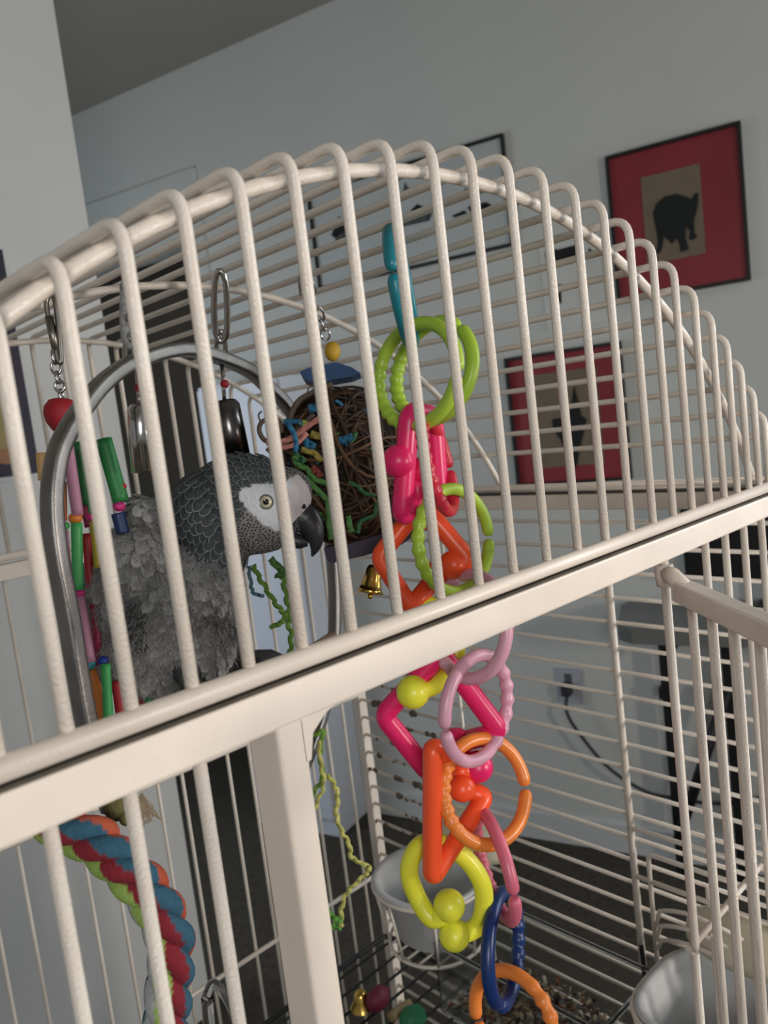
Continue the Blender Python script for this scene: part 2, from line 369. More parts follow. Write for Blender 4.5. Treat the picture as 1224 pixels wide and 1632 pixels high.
def rail4(name, z0, z1, h=0.085, skip=()):
    zc, zh = (z0 + z1) / 2, (z1 - z0) / 2
    for k, (x0, x1, y0, y1) in enumerate(((XL, XR, 0.03 - h, 0.03 + h), (XL, XR, YB - .03 - h, YB - .03 + h), (XR - h, XR + h, 0.03 + h, YB - .03 - h), (XL - h, XL + h, 0.03 + h, YB - .03 - h))):
        g = G(); g.box(cg((x0 + x1) / 2, (y0 + y1) / 2, zc), ((x1 - x0) / 2 * U, 0, 0), (0, (y1 - y0) / 2 * U, 0), (0, 0, zh * U), .0012); build(name, g, PAINT2, cage)
rail4('frame_rail', -0.318, -0.122)
SEAM_SHADE = mat('brown_seam_shade', (.085, .068, .052), .9, var=.4, vscale=60)  # shadow of the tube/rail gap, put in as a dark brown strip
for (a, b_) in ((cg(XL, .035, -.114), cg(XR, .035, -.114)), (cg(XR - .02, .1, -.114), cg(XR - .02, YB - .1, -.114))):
    dv = (b_ - a); sd = V((0, 0, 1)).cross(dv).normalized(); g = G(); g.box((a + b_) / 2, dv / 2, sd * .078 * U, (0, 0, .0006)); build('shade_seam', g, SEAM_SHADE, cage)
ZF = -ZB / U
for x in (XL, XR):
    for y in (0.03, YB - .03):
        g = G(); g.box(cg(x, y, (-0.318 + ZF + .6) / 2), (.0062, 0, 0), (0, .0062, 0), (0, 0, (-0.318 - ZF - .6) / 2 * U), .001); p = build('corner_post', g, PAINT, cage)
        g = G(); cc = cg(x, y, ZF + .30); g.lathe(cc, [(0.004, -.010), (.021, -.010), (.0222, -.006), (.0222, .006), (.021, .010), (.004, .010)], 20, V((1, 0, 0)), V((0, 0, 1)), V((0, 1, 0))); build('caster', g, BLACKM, p)
# lower frame rails under the grate and the tray
rail4('frame_rail', -9.9, -9.7)
g = G(); g.box(cg(3.95, 3.5, -9.9), (4.1 * U, 0, 0), (0, 3.35 * U, 0), (0, 0, .1 * U), .003); build('tray_pan', g, mat('dark_tray_metal', (.06, .057, .05), .7), cage)
# front: bars left of the door, door post, bars right of the door
def vbar(name, x, y, z0, z1, r=RB, parent=None):
    g = G(); g.rod(cg(x, y, z0), cg(x, y, z1), r, 10); return build(name, g, PAINT, parent or cage)
for x in (-0.02, 0.29, 0.60, 0.915, 1.235, 1.555): vbar('front_bar', x, 0.03, -9.8, -0.3)
for x in (6.47, 6.865, 7.27, 7.68): vbar('front_bar', x, 0.03, -9.8, -0.3, .0024)
vbar('front_bar', 6.08, 0.03, -9.8, -3.72, .0024)
g = G(); g.tube([cg(5.73, .03, -.3), cg(5.73, .03, -3.60), cg(5.73, .03, -3.66)], [.0027, .0027, .0018], 10); build('front_bar', g, PAINT, cage)
vbar('front_bar', 5.745, 0.045, -9.8, -3.69, .0027)
g = G(); g.rod(cg(5.70, .075, -3.66), cg(8.2, .075, -3.66), .0022, 8); build('cross_rod', g, PAINT, cage)
g = G(); g.box(cg(1.99, 0.075, -4.4), (.08 * U, 0, 0), (0, .125 * U, 0), (0, 0, 4.1 * U), .0012); build('door_post', g, PAINT2, cage)
g = G(); a = cg(2.07, .0, -.318)
g.prism([cg(2.05, -.05, -.30), cg(2.30, -.05, -.30), cg(2.20, -.05, -.33), cg(2.11, -.05, -.40), cg(2.08, -.05, -.52), cg(2.05, -.05, -.52)], (0, .12 * U, 0)); build('weld_gusset', g, PAINT2, cage)
# back panel
for k in range(-13, 9): vbar('back_bar', 4.85 + .37 * k, YB - .03, -9.8, -0.3, .0019)
for z in (-3.44, -6.60):
    g = G(); g.rod(cg(XL, YB - .08, z), cg(XR, YB - .08, z), .0026, 8); build('cross_rod', g, PAINT, cage)
# right side panel of horizontal bars, left side panel of upright bars
k = 0
z = -0.47
while z > -9.7:
    g = G(); g.rod(cg(XR - .03, 0.06, z), cg(XR - .03, YB - .06, z), .0019, 8); build('side_bar', g, PAINT, cage); z -= 0.305
for y in (2.0, 4.6) : vbar('side_post', XR - .08, y, -9.8 if y > 3 else -6.1, -.3, .0034 if y < 3 else .0017)
for k in range(1, 18): vbar('side_bar', XL, .39 * k, -9.8, -.3, .0019)
# open door
hp = cg(5.73, -.02, -.40); a = rad(130); DV = V((cos(a), -sin(a), 0)); DN = V((sin(a), cos(a), 0))
def dp(t, z, off=0): return V((hp.x, hp.y, ZB)) + DV * t * U + DN * off * U + V((0, 0, z * U))
def dbox(t0, t1, z0, z1, o0, o1):
    g = G(); g.box(dp((t0 + t1) / 2, (z0 + z1) / 2, (o0 + o1) / 2), DV * (t1 - t0) / 2 * U, DN * (o1 - o0) / 2 * U, (0, 0, (z1 - z0) / 2 * U), .0012); return g
door = build('door', dbox(.16, 3.56, -.62, -.455, -.07, .07), PAINT, cage)
build('bottom_rail', dbox(.16, 3.56, -6.9, -6.73, -.07, .07), PAINT, door)
build('stile', dbox(3.56, 3.73, -6.9, -.455, -.07, .07), PAINT, door)
for k in range(1, 11):
    g = G(); g.rod(dp(.02 + .315 * k, -6.75), dp(.02 + .315 * k, -.60), .0026, 10); build('door_bar', g, PAINT, door)
g = G(); q0 = cg(5.73, .03, -.42)
g.tube([q0 + V((0, 0, .004)), q0 - V((0, 0, .002)), q0 - V((0, 0, .009))], [.0052, .0056, .005], 14); g.tube([q0, q0.lerp(dp(.2, -.5), .5) + V((0, 0, .001)), dp(.30, -.52)], [.0045, .0052, .0045], 10); build('hinge_knuckle', g, PAINT, door)
# black floor grate
gz = -7.72
g = G(); c4 = [cg(XL + .1, .12, gz), cg(XR - .12, .12, gz), cg(XR - .12, YB - .1, gz), cg(XL + .1, YB - .1, gz)]
g.tube(fillet(c4, .01, 4, True), .0028, 8, True); grate = build('floor_grate', g, BLACKM, cage)
y = .45
while y < YB - .2:
    g = G(); g.rod(cg(XL + .1, y, gz), cg(XR - .12, y, gz), .0017, 6); build('grate_wire', g, BLACKM, grate); y += .33
for x in (1.2, 2.9, 4.5, 6.1): 
    g = G(); g.rod(cg(x, .12, gz - .03), cg(x, YB - .1, gz - .03), .0020, 6); build('grate_wire', g, BLACKM, grate)
g = G(); g.tube(spline([cg(XR - .16, 1.95, -5.75), cg(XR - .2, 1.92, -6.4), cg(XR - .15, 2.1, -7.7)], 6), .0022, 8); build('grate_hook', g, BLACKM, cage)

# ------------------------------------------------------------------ bowls, holders, seed tray
BOWL = mat('white_bowl_plastic', (.60, .615, .63), .35, sss=.1)
HOODM = mat('cream_plastic_hood', (.62, .58, .44), .45, sss=.1)
def holder(label, c, r, sup, base_drop, hood, hood_h):
    t = thing('bowl_holder', label, 'bowl holder', c - V((0, 0, base_drop)))
    ring = lambda z, rr: [c + V((rr * cos(2 * pi * k / 40) * q_(k), rr * sin(2 * pi * k / 40) * q_(k), z)) for k in range(40)]
    def q_(k): t_ = 2 * pi * k / 40; return (abs(cos(t_)) ** sup + abs(sin(t_)) ** sup) ** (-1 / sup)
    g = G(); g.tube(ring(0.001, r + .0025), .0019, 8, True); build('rim_ring', g, PAINT, t)
    g = G(); g.tube(ring(-base_drop, r * .86), .0019, 8, True); build('base_ring', g, PAINT, t)
    for k in range(0, 40, 5):
        g = G(); g.rod(ring(0.001, r + .0025)[k], ring(-base_drop, r * .86)[k], .0015, 6); build('upright_wire', g, PAINT, t)
    for k in (-2, -1, 0, 1, 2):
        h_ = sqrt(1 - (k / 3.2) ** 2) * r * .84
        g = G(); g.rod(c + V((-h_, k * r * .26, -base_drop - .001)), c + V((h_, k * r * .26, -base_drop - .001)), .0014, 6); build('base_wire', g, PAINT, t)
    # wires that hook to the side bars
    xs = XR * U - .003
    for yy in (-.6, .6):
        g = G(); g.tube(fillet([c + V((r * .6, yy * r, 0)), V((xs - .008, c.y + yy * r, c.z)), V((xs - .006, c.y + yy * r, c.z + hood_h + .02))], .004, 4), .0016, 6); build('hook_wire', g, PAINT, t)
    if hood:
        n = 14; vs = []; fs = []
        for i in range(8):
            ph = i / 7 * pi / 2
            for k in range(n + 1):
                th = -pi / 2 + pi * k / n
                vs.append(V((xs - .006 - (1 - sin(ph)) * 0 - r * .55 * cos(ph) * cos(th), c.y + r * .98 * sin(th), c.z + .008 + hood_h * sin(ph) * cos(th) ** .6)))
        for i in range(7):
            for k in range(n): fs.append((i * (n + 1) + k, i * (n + 1) + k + 1, (i + 1) * (n + 1) + k + 1, (i + 1) * (n + 1) + k))
        g = G(); g.add(vs, fs); o = build('hood', g, HOODM, t); m_ = o.modifiers.new('thick', 'SOLIDIFY'); m_.thickness = .0015
    return t
c1 = cg(7.25, 4.75, -5.46)
holder('cream wire holder around the white food bowl in the far corner', c1, .059, 2.0, .066, True, .045)
def bowl(label, c, r, h, sup):
    g = G(); g.lathe(c, [(.001, -h), (r * .66, -h), (r * .74, -h * .93), (r * .95, -.006), (r * 1.0, -.004), (r * 1.06, 0), (r * 1.05, .0022), (r * .93, .001), (r * .90, -.008), (r * .70, -h * .88), (r * .6, -h + .003), (.001, -h + .003)], 40, sup=sup)
    o = build('food_bowl', g, BOWL, base=c - V((0, 0, h)), label=label, cat='bowl'); return o
bowl('white round food bowl held in the cage\'s far corner', c1 + V((0, 0, .003)), .057, .062, 2.2)
c2 = cg(7.22, 0.62, -5.42)
holder('cream wire holder around the white cup near the open door', c2, .054, 3.2, .070, True, .034)
bowl('white rounded-square food cup behind the open door\'s bars', c2 + V((0, 0, .003)), .052, .066, 3.2)
t = thing('feeder_guard', 'cream wire guard frame on the side bars above the near cup', 'wire guard', cg(8.0, 1.2, -5.9))
fr = lambda y, z: cg(XR - .16, y, z)
for pts in ([fr(1.95, -5.9), fr(1.95, -4.22), fr(.1, -4.22)], [fr(1.75, -5.9), fr(1.75, -4.5), fr(.1, -4.5)], [fr(1.95, -4.85), fr(.1, -4.85)]):
    g = G(); g.tube(fillet(pts, .006, 4), .0022, 8); build('guard_wire', g, PAINT, t)
for d in (0, .32, .62):
    g = G(); g.tube([fr(1.75 - .0, -5.5 - d * .4), *[cg(XR - .16 - .35 * sin(pi * k / 10), 1.75 - 1.5 * k / 10, -5.25 - d * .6 + .42 * sin(pi * k / 10)) for k in range(1, 10)], fr(.25, -5.5 - d * .4)], .0018, 8); build('guard_loop', g, PAINT, t)
CLEAR = mat('clear_plastic', (.92, .94, .94), .08, trans=1.0)
t = thing('seed_tray', 'clear plastic tray of loose seed against the side bars', 'tray', cg(7.4, 3.2, -7.1))
X0, X1, Y0, Y1, Z0, Z1 = 6.75, 7.95, 1.75, 4.3, -7.0, -6.0
for nm, cc, hx, hy, hz in (('tray_base', (7.35, 3.02, Z0), .6, 1.27, .02), ('tray_side', (X0, 3.02, -6.5), .02, 1.27, .5), ('tray_side', (X1, 3.02, -6.5), .02, 1.27, .5), ('tray_side', (7.35, Y0, -6.5), .6, .02, .5), ('tray_side', (7.35, Y1, -6.5), .6, .02, .5)):
    g = G(); g.box(cg(*cc), (hx * U, 0, 0), (0, hy * U, 0), (0, 0, hz * U), .0008); build(nm, g, CLEAR, t)
g = G(); g.tube(fillet([cg(X0, Y0, Z1), cg(X1, Y0, Z1), cg(X1, Y1, Z1), cg(X0, Y1, Z1)], .008, 4, True), .0022, 8, True); build('tray_rim', g, CLEAR, t)
g = G(); cols = []
for k in range(900):
    x = random.uniform(X0 + .08, X1 - .08); y = random.uniform(Y0 + .1, Y1 - .1); z = Z0 + .08 + .30 * random.random() * (1 - abs((y - 3) / 1.6))
    d1 = V((random.gauss(0, 1), random.gauss(0, 1), random.gauss(0, .5))).normalized(); d2 = d1.cross(V((random.random(), .3, 1))).normalized(); d3 = d1.cross(d2)
    L = random.uniform(.0025, .0055); n0 = len(g.v)
    g.ell(cg(x, y, z), d1 * L, d2 * L * .45, d3 * L * .35, 6, 4)
    c = random.choice([(.30, .22, .12), (.42, .34, .22), (.10, .07, .05), (.05, .04, .03), (.22, .05, .03), (.36, .30, .24), (.16, .10, .05), (.55, .5, .4)])
    cols += [c] * (len(g.v) - n0)
g.c = cols; build('seed', g, mat('mixed_seed', (1, 1, 1), .6, attr='Col'), t, kind='stuff')
g = G(); g.tube(spline([at(328, 1590, .62), at(338, 1568, .62), at(352, 1578, .62), at(372, 1615, .62), at(392, 1690, .62)], 6), .0035, 8)
g.tube(spline([at(330, 1590, .63), at(334, 1640, .63), at(345, 1700, .63)], 5), .005, 8); build('clear_plastic_hook', g, CLEAR, base=at(340, 1700, .62), label='clear plastic hook low behind the rope by the back bars', cat='hook')
# dried food stuck to the side bars round the far bowl
g = G()
for k in range(70):
    zz = -0.47 - .305 * random.randint(9, 17); p = cg(XR - .05, random.gauss(5.9, .5), zz + random.uniform(-.02, .03)); r_ = random.uniform(.0015, .0045)
    if p.y > (YB - .1) * U: continue
    g.ell(p, V((r_ * .5, 0, 0)), V((0, r_ * 1.3, 0)), V((0, 0, r_)), 8, 5)
build('dried_food', g, mat('dried_food_crust', (.16, .13, .095), .95, var=.5, vscale=200), cage, kind='stuff')
# bits lying on the grate
gzw = gz * U + ZB + .0015
def og(px, py, h=0.0): p = onZ(px, py, gzw + h); return p
c = og(575, 1592, .01); g = G(); g.lathe(c - V((0, 0, .01)), [(.0135, 0), (.0125, .002), (.0085, .009), (.0075, .016), (.004, .020), (.0005, .021)], 20); build('small_bell', g, GOLD, base=c - V((0, 0, .01)), label='small gold bell lying on the black floor grate', cat='bell')
c = og(602, 1592, .012); g = G(); g.ell(c, V((.015, 0, 0)), V((0, .011, 0)), V((0, 0, .013))); g.box(c + V((.008, .004, -.003)), (.008, .002, 0), (-.002, .007, 0), (0, 0, .008), .002); build('wooden_block', g, wood('dark_red', (.20, .018, .05)), base=c - V((0, 0, .012)), label='dark red toy block lying on the grate beside the gold bell', cat='toy block')
a, b_ = og(622, 1622, .006), og(654, 1598, .006); g = G(); g.tube([a, a.lerp(b_, .5), b_], [.005, .006, .0045], 10); build('wooden_stick', g, wood('tan', (.38, .28, .15)), base=a - V((0, 0, .006)), label='short tan chewed stick on the floor grate', cat='stick')
c = og(655, 1622, .01); g = G(); g.ell(c, V((.014, .003, 0)), V((-.003, .012, 0)), V((0, 0, .011))); g.box(c + V((.004, -.004, 0)), (.009, 0, .002), (0, .007, 0), (-.001, 0, .008), .002); build('wooden_block', g, wood('green', (.03, .22, .10)), base=c - V((0, 0, .011)), label='green toy block on the grate next to the tan stick', cat='toy block')
#@@TOYS@@
# ================================================================== HANGING TOYS
def dch(py): return 0.455 + (py - 372) * (0.045 / 1128)
PX = lambda d: d / FPX
def link(label, color, cx, cy, a, b, phi, rpx, gap, bump=None, d=None, sign=1, name='chain_link', lobes=9):
    """C-shaped link seen as an ellipse a x b pixels; phi = tilt of the long axis from the photo's x axis"""
    d = d or dch(cy); k = PX(d); c = at(cx, cy, d); ph = rad(phi)
    e1 = (CR * cos(ph) + CU * sin(ph)) * a * k
    e2 = (CR * -sin(ph) + CU * cos(ph)) * b * k + CF * sign * sqrt(max(0, a * a - b * b)) * k
    if b > a: e1, e2 = (CR * cos(ph) + CU * sin(ph)) * a * k + CF * sign * sqrt(b * b - a * a) * k, (CR * -sin(ph) + CU * cos(ph)) * b * k
    n = 96; pts = []; rs = []; gw = 0.035
    for i in range(n + 1):
        t = rad(gap) + gw + (2 * pi - 2 * gw) * i / n
        pts.append(c + e1 * cos(t) + e2 * sin(t)); r = rpx * k
        if bump:
            u_ = ((math.degrees(t) - bump[0]) % 360) / ((bump[1] - bump[0]) % 360)
            if 0 < u_ < 1: r *= 1 + .17 * (sin(u_ * pi * 2 * lobes)) * min(1, 6 * u_, 6 * (1 - u_))
        rs.append(r)
    rs[0] *= .55; rs[-1] *= .55; rs[1] *= .9; rs[-2] *= .9
    g = G(); g.tube(pts, rs, 12)
    return build(name, g, color, base=c, label=label, cat='toy link', group='plastic links of the hanging chain')
TEAL, LIME, RED = plastic('teal', (.015, .24, .30)), plastic('lime', (.42, .62, .06)), plastic('red', (.62, .03, .06))
LPINK, ORNG, PINK = plastic('pale_pink', (.72, .38, .50)), plastic('orange', (.88, .26, .05)), plastic('pink', (.74, .17, .25))
NAVY, HPINK, ORED, YEL = plastic('navy', (.008, .035, .16)), plastic('hot_pink', (.84, .022, .16)), plastic('neon_orange', (1.0, .11, .03)), plastic('neon_yellow', (.86, .86, .06))
link('teal C-shaped link hanging edge-on at the top of the chain', TEAL, 640, 458, 88, 15, -81, 11, -90, None)
link('lime green ring link nearest the camera just under the teal link', LIME, 664, 597, 82, 60, 86, 11, -92, (60, 170))
link('lime green ring link behind its twin under the teal link', LIME, 690, 592, 80, 56, 80, 11, -30, (60, 170), dch(592) + .016)
link('red ribbed C-link hanging edge-on beside the hot pink loop', RED, 699, 742, 75, 22, -76, 10, 84, (200, 340), dch(742) - .002, lobes=10)
link('lime green ring link around the neon orange square', LIME, 725, 861, 82, 61, -85, 10, 88, (200, 330))
link('pale pink ring link passing behind the front rail', LPINK, 748, 998, 82, 49, 82, 10.5, 30, (60, 170))
link('pale pink ring link with a bumpy side below the front rail', LPINK, 761, 1128, 84, 57, 88, 10.5, 104, (200, 350), sign=-1)
link('orange ring link hooked through the pale pink ring', ORNG, 774, 1260, 80, 66, -60, 11, 58, (180, 290))
link('pink ribbed C-link hanging edge-on under the orange ring', PINK, 788, 1378, 82, 16, -79, 10.5, 80, (190, 350), lobes=13, sign=-1)
link('navy blue oval link above the bottom orange ring', NAVY, 803, 1510, 80, 34, -84, 11, -40, (20, 160))
link('orange bumpy ring link at the bottom of the chain', ORNG, 818, 1627, 74, 55, 86, 11, 115, (190, 350))
def loop(label, color, pts, rpx, dd=.014, balls=(), corner=14, smooth=False, closed=False, name='shape_link', tilt=(0, 0)):
    P = []
    for q in pts:
        x, y = q[0], q[1]; off = q[2] if len(q) > 2 else 0
        P.append(at(x, y, dch(y) + dd + off))
    ym = sum(q[1] for q in pts) / len(pts); k = PX(dch(ym) + dd)
    path = spline(P, 8, closed) if smooth else fillet(P, corner * k, 6, closed)
    c = sum(P, V()) / len(P)
    g = G(); g.tube(path, rpx * k, 14, closed)
    for (x, y, r, off) in balls: g.ball(at(x, y, dch(y) + dd + off), r * k, 20, 14)
    return build(name, g, color, base=c, label=label, cat='toy link', group='thick shape links of the hanging chain')
loop('hot pink square link with a ball end beside the nest ball', HPINK,
     [(660, 742, .012), (668, 800, .010), (640, 828, 0), (652, 656, 0), (690, 662, .022), (702, 815, .026), (672, 832, .02)], 17,
     balls=((634, 735, 26, -.004), (668, 752, 24, .012)), corner=22, dd=-.002)
loop('neon orange square link below the hot pink one', ORED,
     [(722, 905, .0), (748, 893, 0), (672, 803, .004), (603, 888, 0), (655, 968, 0), (690, 925, .008)], 15, balls=((722, 900, 23, 0), (694, 915, 22, .012)), corner=14)
loop('neon yellow link with ball ends partly hidden by the front rail', YEL,
     [(657, 1103, -.004), (695, 1092, 0), (728, 1042, 0.008), (714, 985, .008), (683, 962, .004), (656, 985, 0), (654, 1025, .006), (676, 1052, .012)], 13,
     balls=((658, 1103, 27, -.004), (684, 1052, 24, .010)), smooth=True)
loop('hot pink square link with two ball ends below the front rail', HPINK,
     [(730, 1184, .010), (797, 1166, .004), (703, 1040, .004), (610, 1140, .004), (684, 1232, .006), (760, 1224, .004)], 16.5,
     balls=((727, 1186, 27, .010), (761, 1222, 25, -.004)), corner=16)
loop('neon orange triangle link hanging from the hot pink square', ORED,
     [(738, 1222, .020), (689, 1190, -.010), (689, 1398, -.014), (774, 1268, .018), (738, 1258, .018)], 15.5, balls=((736, 1228, 20, .014), (736, 1256, 22, .006)), corner=12, dd=-.006)
loop('neon yellow oval link with two ball ends at the bottom', YEL,
     [(718, 1443, -.006), (690, 1464, -.004), (664, 1428), (652, 1388), (665, 1352), (697, 1342), (740, 1366), (768, 1408), (770, 1450), (756, 1480), (722, 1490, -.006)], 15,
     balls=((716, 1443, 25, -.006), (724, 1490, 25, -.006)), smooth=True, dd=-.004)

# ------------------------------------------------------------------ red-topped bead toy
def steel_chain(parent, pts, n, r, ring):
    pts = spline(pts, 12); L = len(pts) - 1
    for k in range(n):
        a = pts[int(L * k / n)]; b_ = pts[int(L * (k + 1) / n)]; t_ = (b_ - a); m_ = (a + b_) / 2; h = t_.length * .64
        t_ = t_.normalized(); s = (CR if k % 2 else CF); s = (s - t_ * s.dot(t_)).normalized()
        g = G(); g.tube([m_ + t_ * h * cos(q * pi / 8) + s * ring * sin(q * pi / 8) for q in range(16)], r, 6, True); build('chain_link', g, CHROME, parent)
D1 = .462
t = thing('bead_toy', 'red-heart bird toy with strands of coloured tubes and beads, far left', 'bird toy', at(150, 1150, D1))
HOOKM = mat('dull_steel_clip', (.30, .28, .25), .35, 1.0)
g = G(); g.tube(spline([at(x, y, D1) for x, y in ((74, 480), (76, 500), (84, 535), (92, 572), (96, 578), (97, 570), (94, 530), (90, 492), (86, 474), (79, 470))], 6, True), .0016, 8, True); build('clip', g, HOOKM, t)
g = G(); g.rod(at(78, 505, D1), at(90, 560, D1), .0026, 8); build('clip_gate', g, HOOKM, t)
steel_chain(t, [at(85, 560, D1), at(90, 590, D1), at(95, 615, D1), at(99, 638, D1)], 5, .0009, .0028)
g = G(); c = at(98, 662, D1); k = PX(D1); n = 20; prof = []
vs = []
g.lathe(c, [(.0001, 25 * k), (10 * k, 27 * k), (20 * k, 24 * k), (27 * k, 14 * k), (28 * k, 2 * k), (24 * k, -11 * k), (15 * k, -23 * k), (6 * k, -30 * k), (.0001, -32 * k)], 24, CR, CF * .8, CU)
build('heart_bead', g, wood('cherry_red', (.36, .012, .022)), t)
TC = dict(dgreen=(.025, .22, .06), green=(.06, .42, .12), mauve=(.48, .22, .34), orange=(.75, .22, .03), dorange=(.45, .10, .02), magenta=(.60, .03, .22), teal=(.06, .34, .42), blue=(.02, .05, .35), navy=(.01, .03, .12), red=(.45, .02, .03), yellow=(.42, .34, .03), crimson=(.30, .01, .06), tan=(.62, .36, .14))
def straw(x0, y0, x1, y1, r, c, dd=0.0, bend=0):
    k = PX(D1 + dd); A, B = at(x0, y0, D1 + dd), at(x1, y1, D1 + dd); M = (A + B) / 2 + CR * bend * k
    g = G(); g.tube(spline([A, M, B], 5), r * k, 10); build('straw', g, plastic('straw_' + c, TC[c], .45, .05), t)
def bead(x, y, r, c, dd=0.0):
    k = PX(D1 + dd); g = G(); g.ell(at(x, y, D1 + dd), CR * r * k, CF * r * k, CU * r * .85 * k, 14, 8); build('bead', g, plastic('straw_' + c, TC[c], .45, .05), t)
for a in ((124, 705, 140, 805, 10, 'dgreen', .016), (136, 712, 152, 818, 10, 'green', .006), (165, 700, 193, 800, 13, 'dgreen', .012), (108, 712, 124, 822, 9.5, 'mauve'), (122, 833, 124, 940, 9, 'green', -.002), (100, 768, 101, 830, 6, 'dorange', .010),
          (103, 845, 113, 950, 5.5, 'mauve', .010), (125, 950, 143, 1055, 9.5, 'mauve'), (144, 1066, 164, 1160, 8, 'orange', .002, 4), (168, 1058, 174, 1165, 8, 'green', -.004), (146, 1085, 156, 1165, 8, 'navy', .012), (186, 1085, 196, 1160, 9, 'red', .014),
          (150, 828, 158, 905, 8, 'yellow', .012), (188, 818, 196, 850, 11, 'navy', .012), (150, 960, 160, 1060, 8, 'crimson', .018), (132, 790, 142, 840, 7, 'crimson', .02), (240, 1080, 238, 1150, 8, 'dgreen', .03), (258, 1090, 275, 1140, 8, 'orange', .03), (66, 722, 70, 765, 9, 'tan', .03), (137, 850, 146, 950, 7, 'red', .02)): straw(*a)
for a in ((120, 826, 11, 'orange'), (103, 838, 8, 'green', .008), (124, 946, 11, 'magenta'), (143, 1060, 10, 'teal'), (164, 1053, 9, 'blue', .004), (190, 807, 10, 'magenta', .012), (146, 822, 10, 'magenta', .010), (196, 775, 6, 'red', .012)): bead(*a)

# ------------------------------------------------------------------ ring swing with bells
SL = .42; SN = V((-SL, 1, 0)); SP0 = V((3.45 * U, 3.0 * U, 0)); SDIR = V((1, SL, 0)).normalized()
def sw(px, py): r = ray(px, py); return CAM + r * (SN.dot(SP0 - CAM) / SN.dot(r))      # the hoop's upright plane
t = thing('ring_swing', 'steel hoop swing with two tube bells hanging around the parrot', 'swing', sw(300, 1200))
hp_ = [(178, 1290), (156, 1220), (137, 1147), (124, 1075), (112, 1000), (103, 950), (93, 900), (86, 850), (83, 800), (86, 755), (95, 715), (112, 680), (135, 646), (161, 614), (196, 586), (232, 570), (268, 560), (305, 558), (353, 571), (396, 590), (422, 612), (455, 644), (490, 700), (517, 790), (530, 890), (534, 980), (527, 1080), (505, 1165), (478, 1235), (462, 1290)]
path = spline([sw(x, y) for x, y in hp_], 6)
g = G(); vs = []; n = 24
g.tube(path, .0050, n, sx=1.0, sy=.86, ref=SN, sq=5.0); build('hoop', g, BRUSH, t)
pz = sw(400, 1100).z; xl = min(p.x for p in path if abs(p.z - pz) < .012); xr = max(p.x for p in path if abs(p.z - pz) < .012)
g = G(); yof = lambda x: SP0.y + (x - SP0.x) * SL
g.tube([V((xl, yof(xl), pz)), V((xr, yof(xr), pz))], .0048, 14); build('perch', g, wood('perch', (.30, .20, .12)), t)
ACR = mat('frosted_plastic_link', (.42, .43, .44), .3, trans=.3)
for (x, y, m, d0) in ((205, 440, ACR, .474), (350, 432, CHROME, .507)):
    d1 = proj(sw(x + 2, y + 130))[2]; dz = lambda q: d0 + (d1 - d0) * q / 132.0       # from the dome bar down to the hoop
    g = G(); g.tube(spline([at(x + a_, y + b_, dz(b_)) for a_, b_ in ((0, 0), (9, 14), (12, 60), (11, 98), (4, 112), (-6, 100), (-9, 60), (-7, 14))], 6, True), .0021, 8, True); build('shackle', g, m, t)
    g = G(); g.tube(spline([at(x + a_, y + b_, dz(b_)) for a_, b_ in ((2, 96), (8, 106), (9, 132), (2, 142), (-5, 132), (-4, 106))], 6, True), .0017, 8, True); build('swivel_ring', g, CHROME, t)
    for q in range(5 if m is ACR else 0):
        g = G(); g.ball(at(x + (6 if q % 2 else -6), y + 18 + 17 * q, dz(18 + 17 * q) - .001), .0032, 10, 7); build('link_knob', g, ACR, t)
for (x, y, x2, y2, r, m) in ((222, 646, 230, 752, 20, CHROME), (357, 640, 378, 742, 24, mat('dark_steel', (.16, .155, .15), .22, 1.0))):
    d = proj(sw(x, y))[2]; k = PX(d); A, B = at(x, y, d), at(x2, y2, d); z_ = (B - A).normalized(); x_ = (CR - z_ * CR.dot(z_)).normalized(); y_ = z_.cross(x_); L = (B - A).length
    g = G(); g.lathe(A, [(.0005, 0), (r * .8 * k, 0), (r * k, .003), (r * k, L), (r * .88 * k, L), (r * .86 * k, .006), (.0005, .005)], 24, x_, y_, z_); bl = build('bell_tube', g, m, t)
    g = G(); g.rod(at(x - 4, y - 62, d), at(x + 1, y + 3, d), .0014, 8); build('bell_wire', g, CHROME, bl)
    g = G(); g.ball(at(x + 1, y - 28, d), .003, 10, 8); build('bell_bead', g, wood('cherry_red', (.36, .012, .022)), bl)

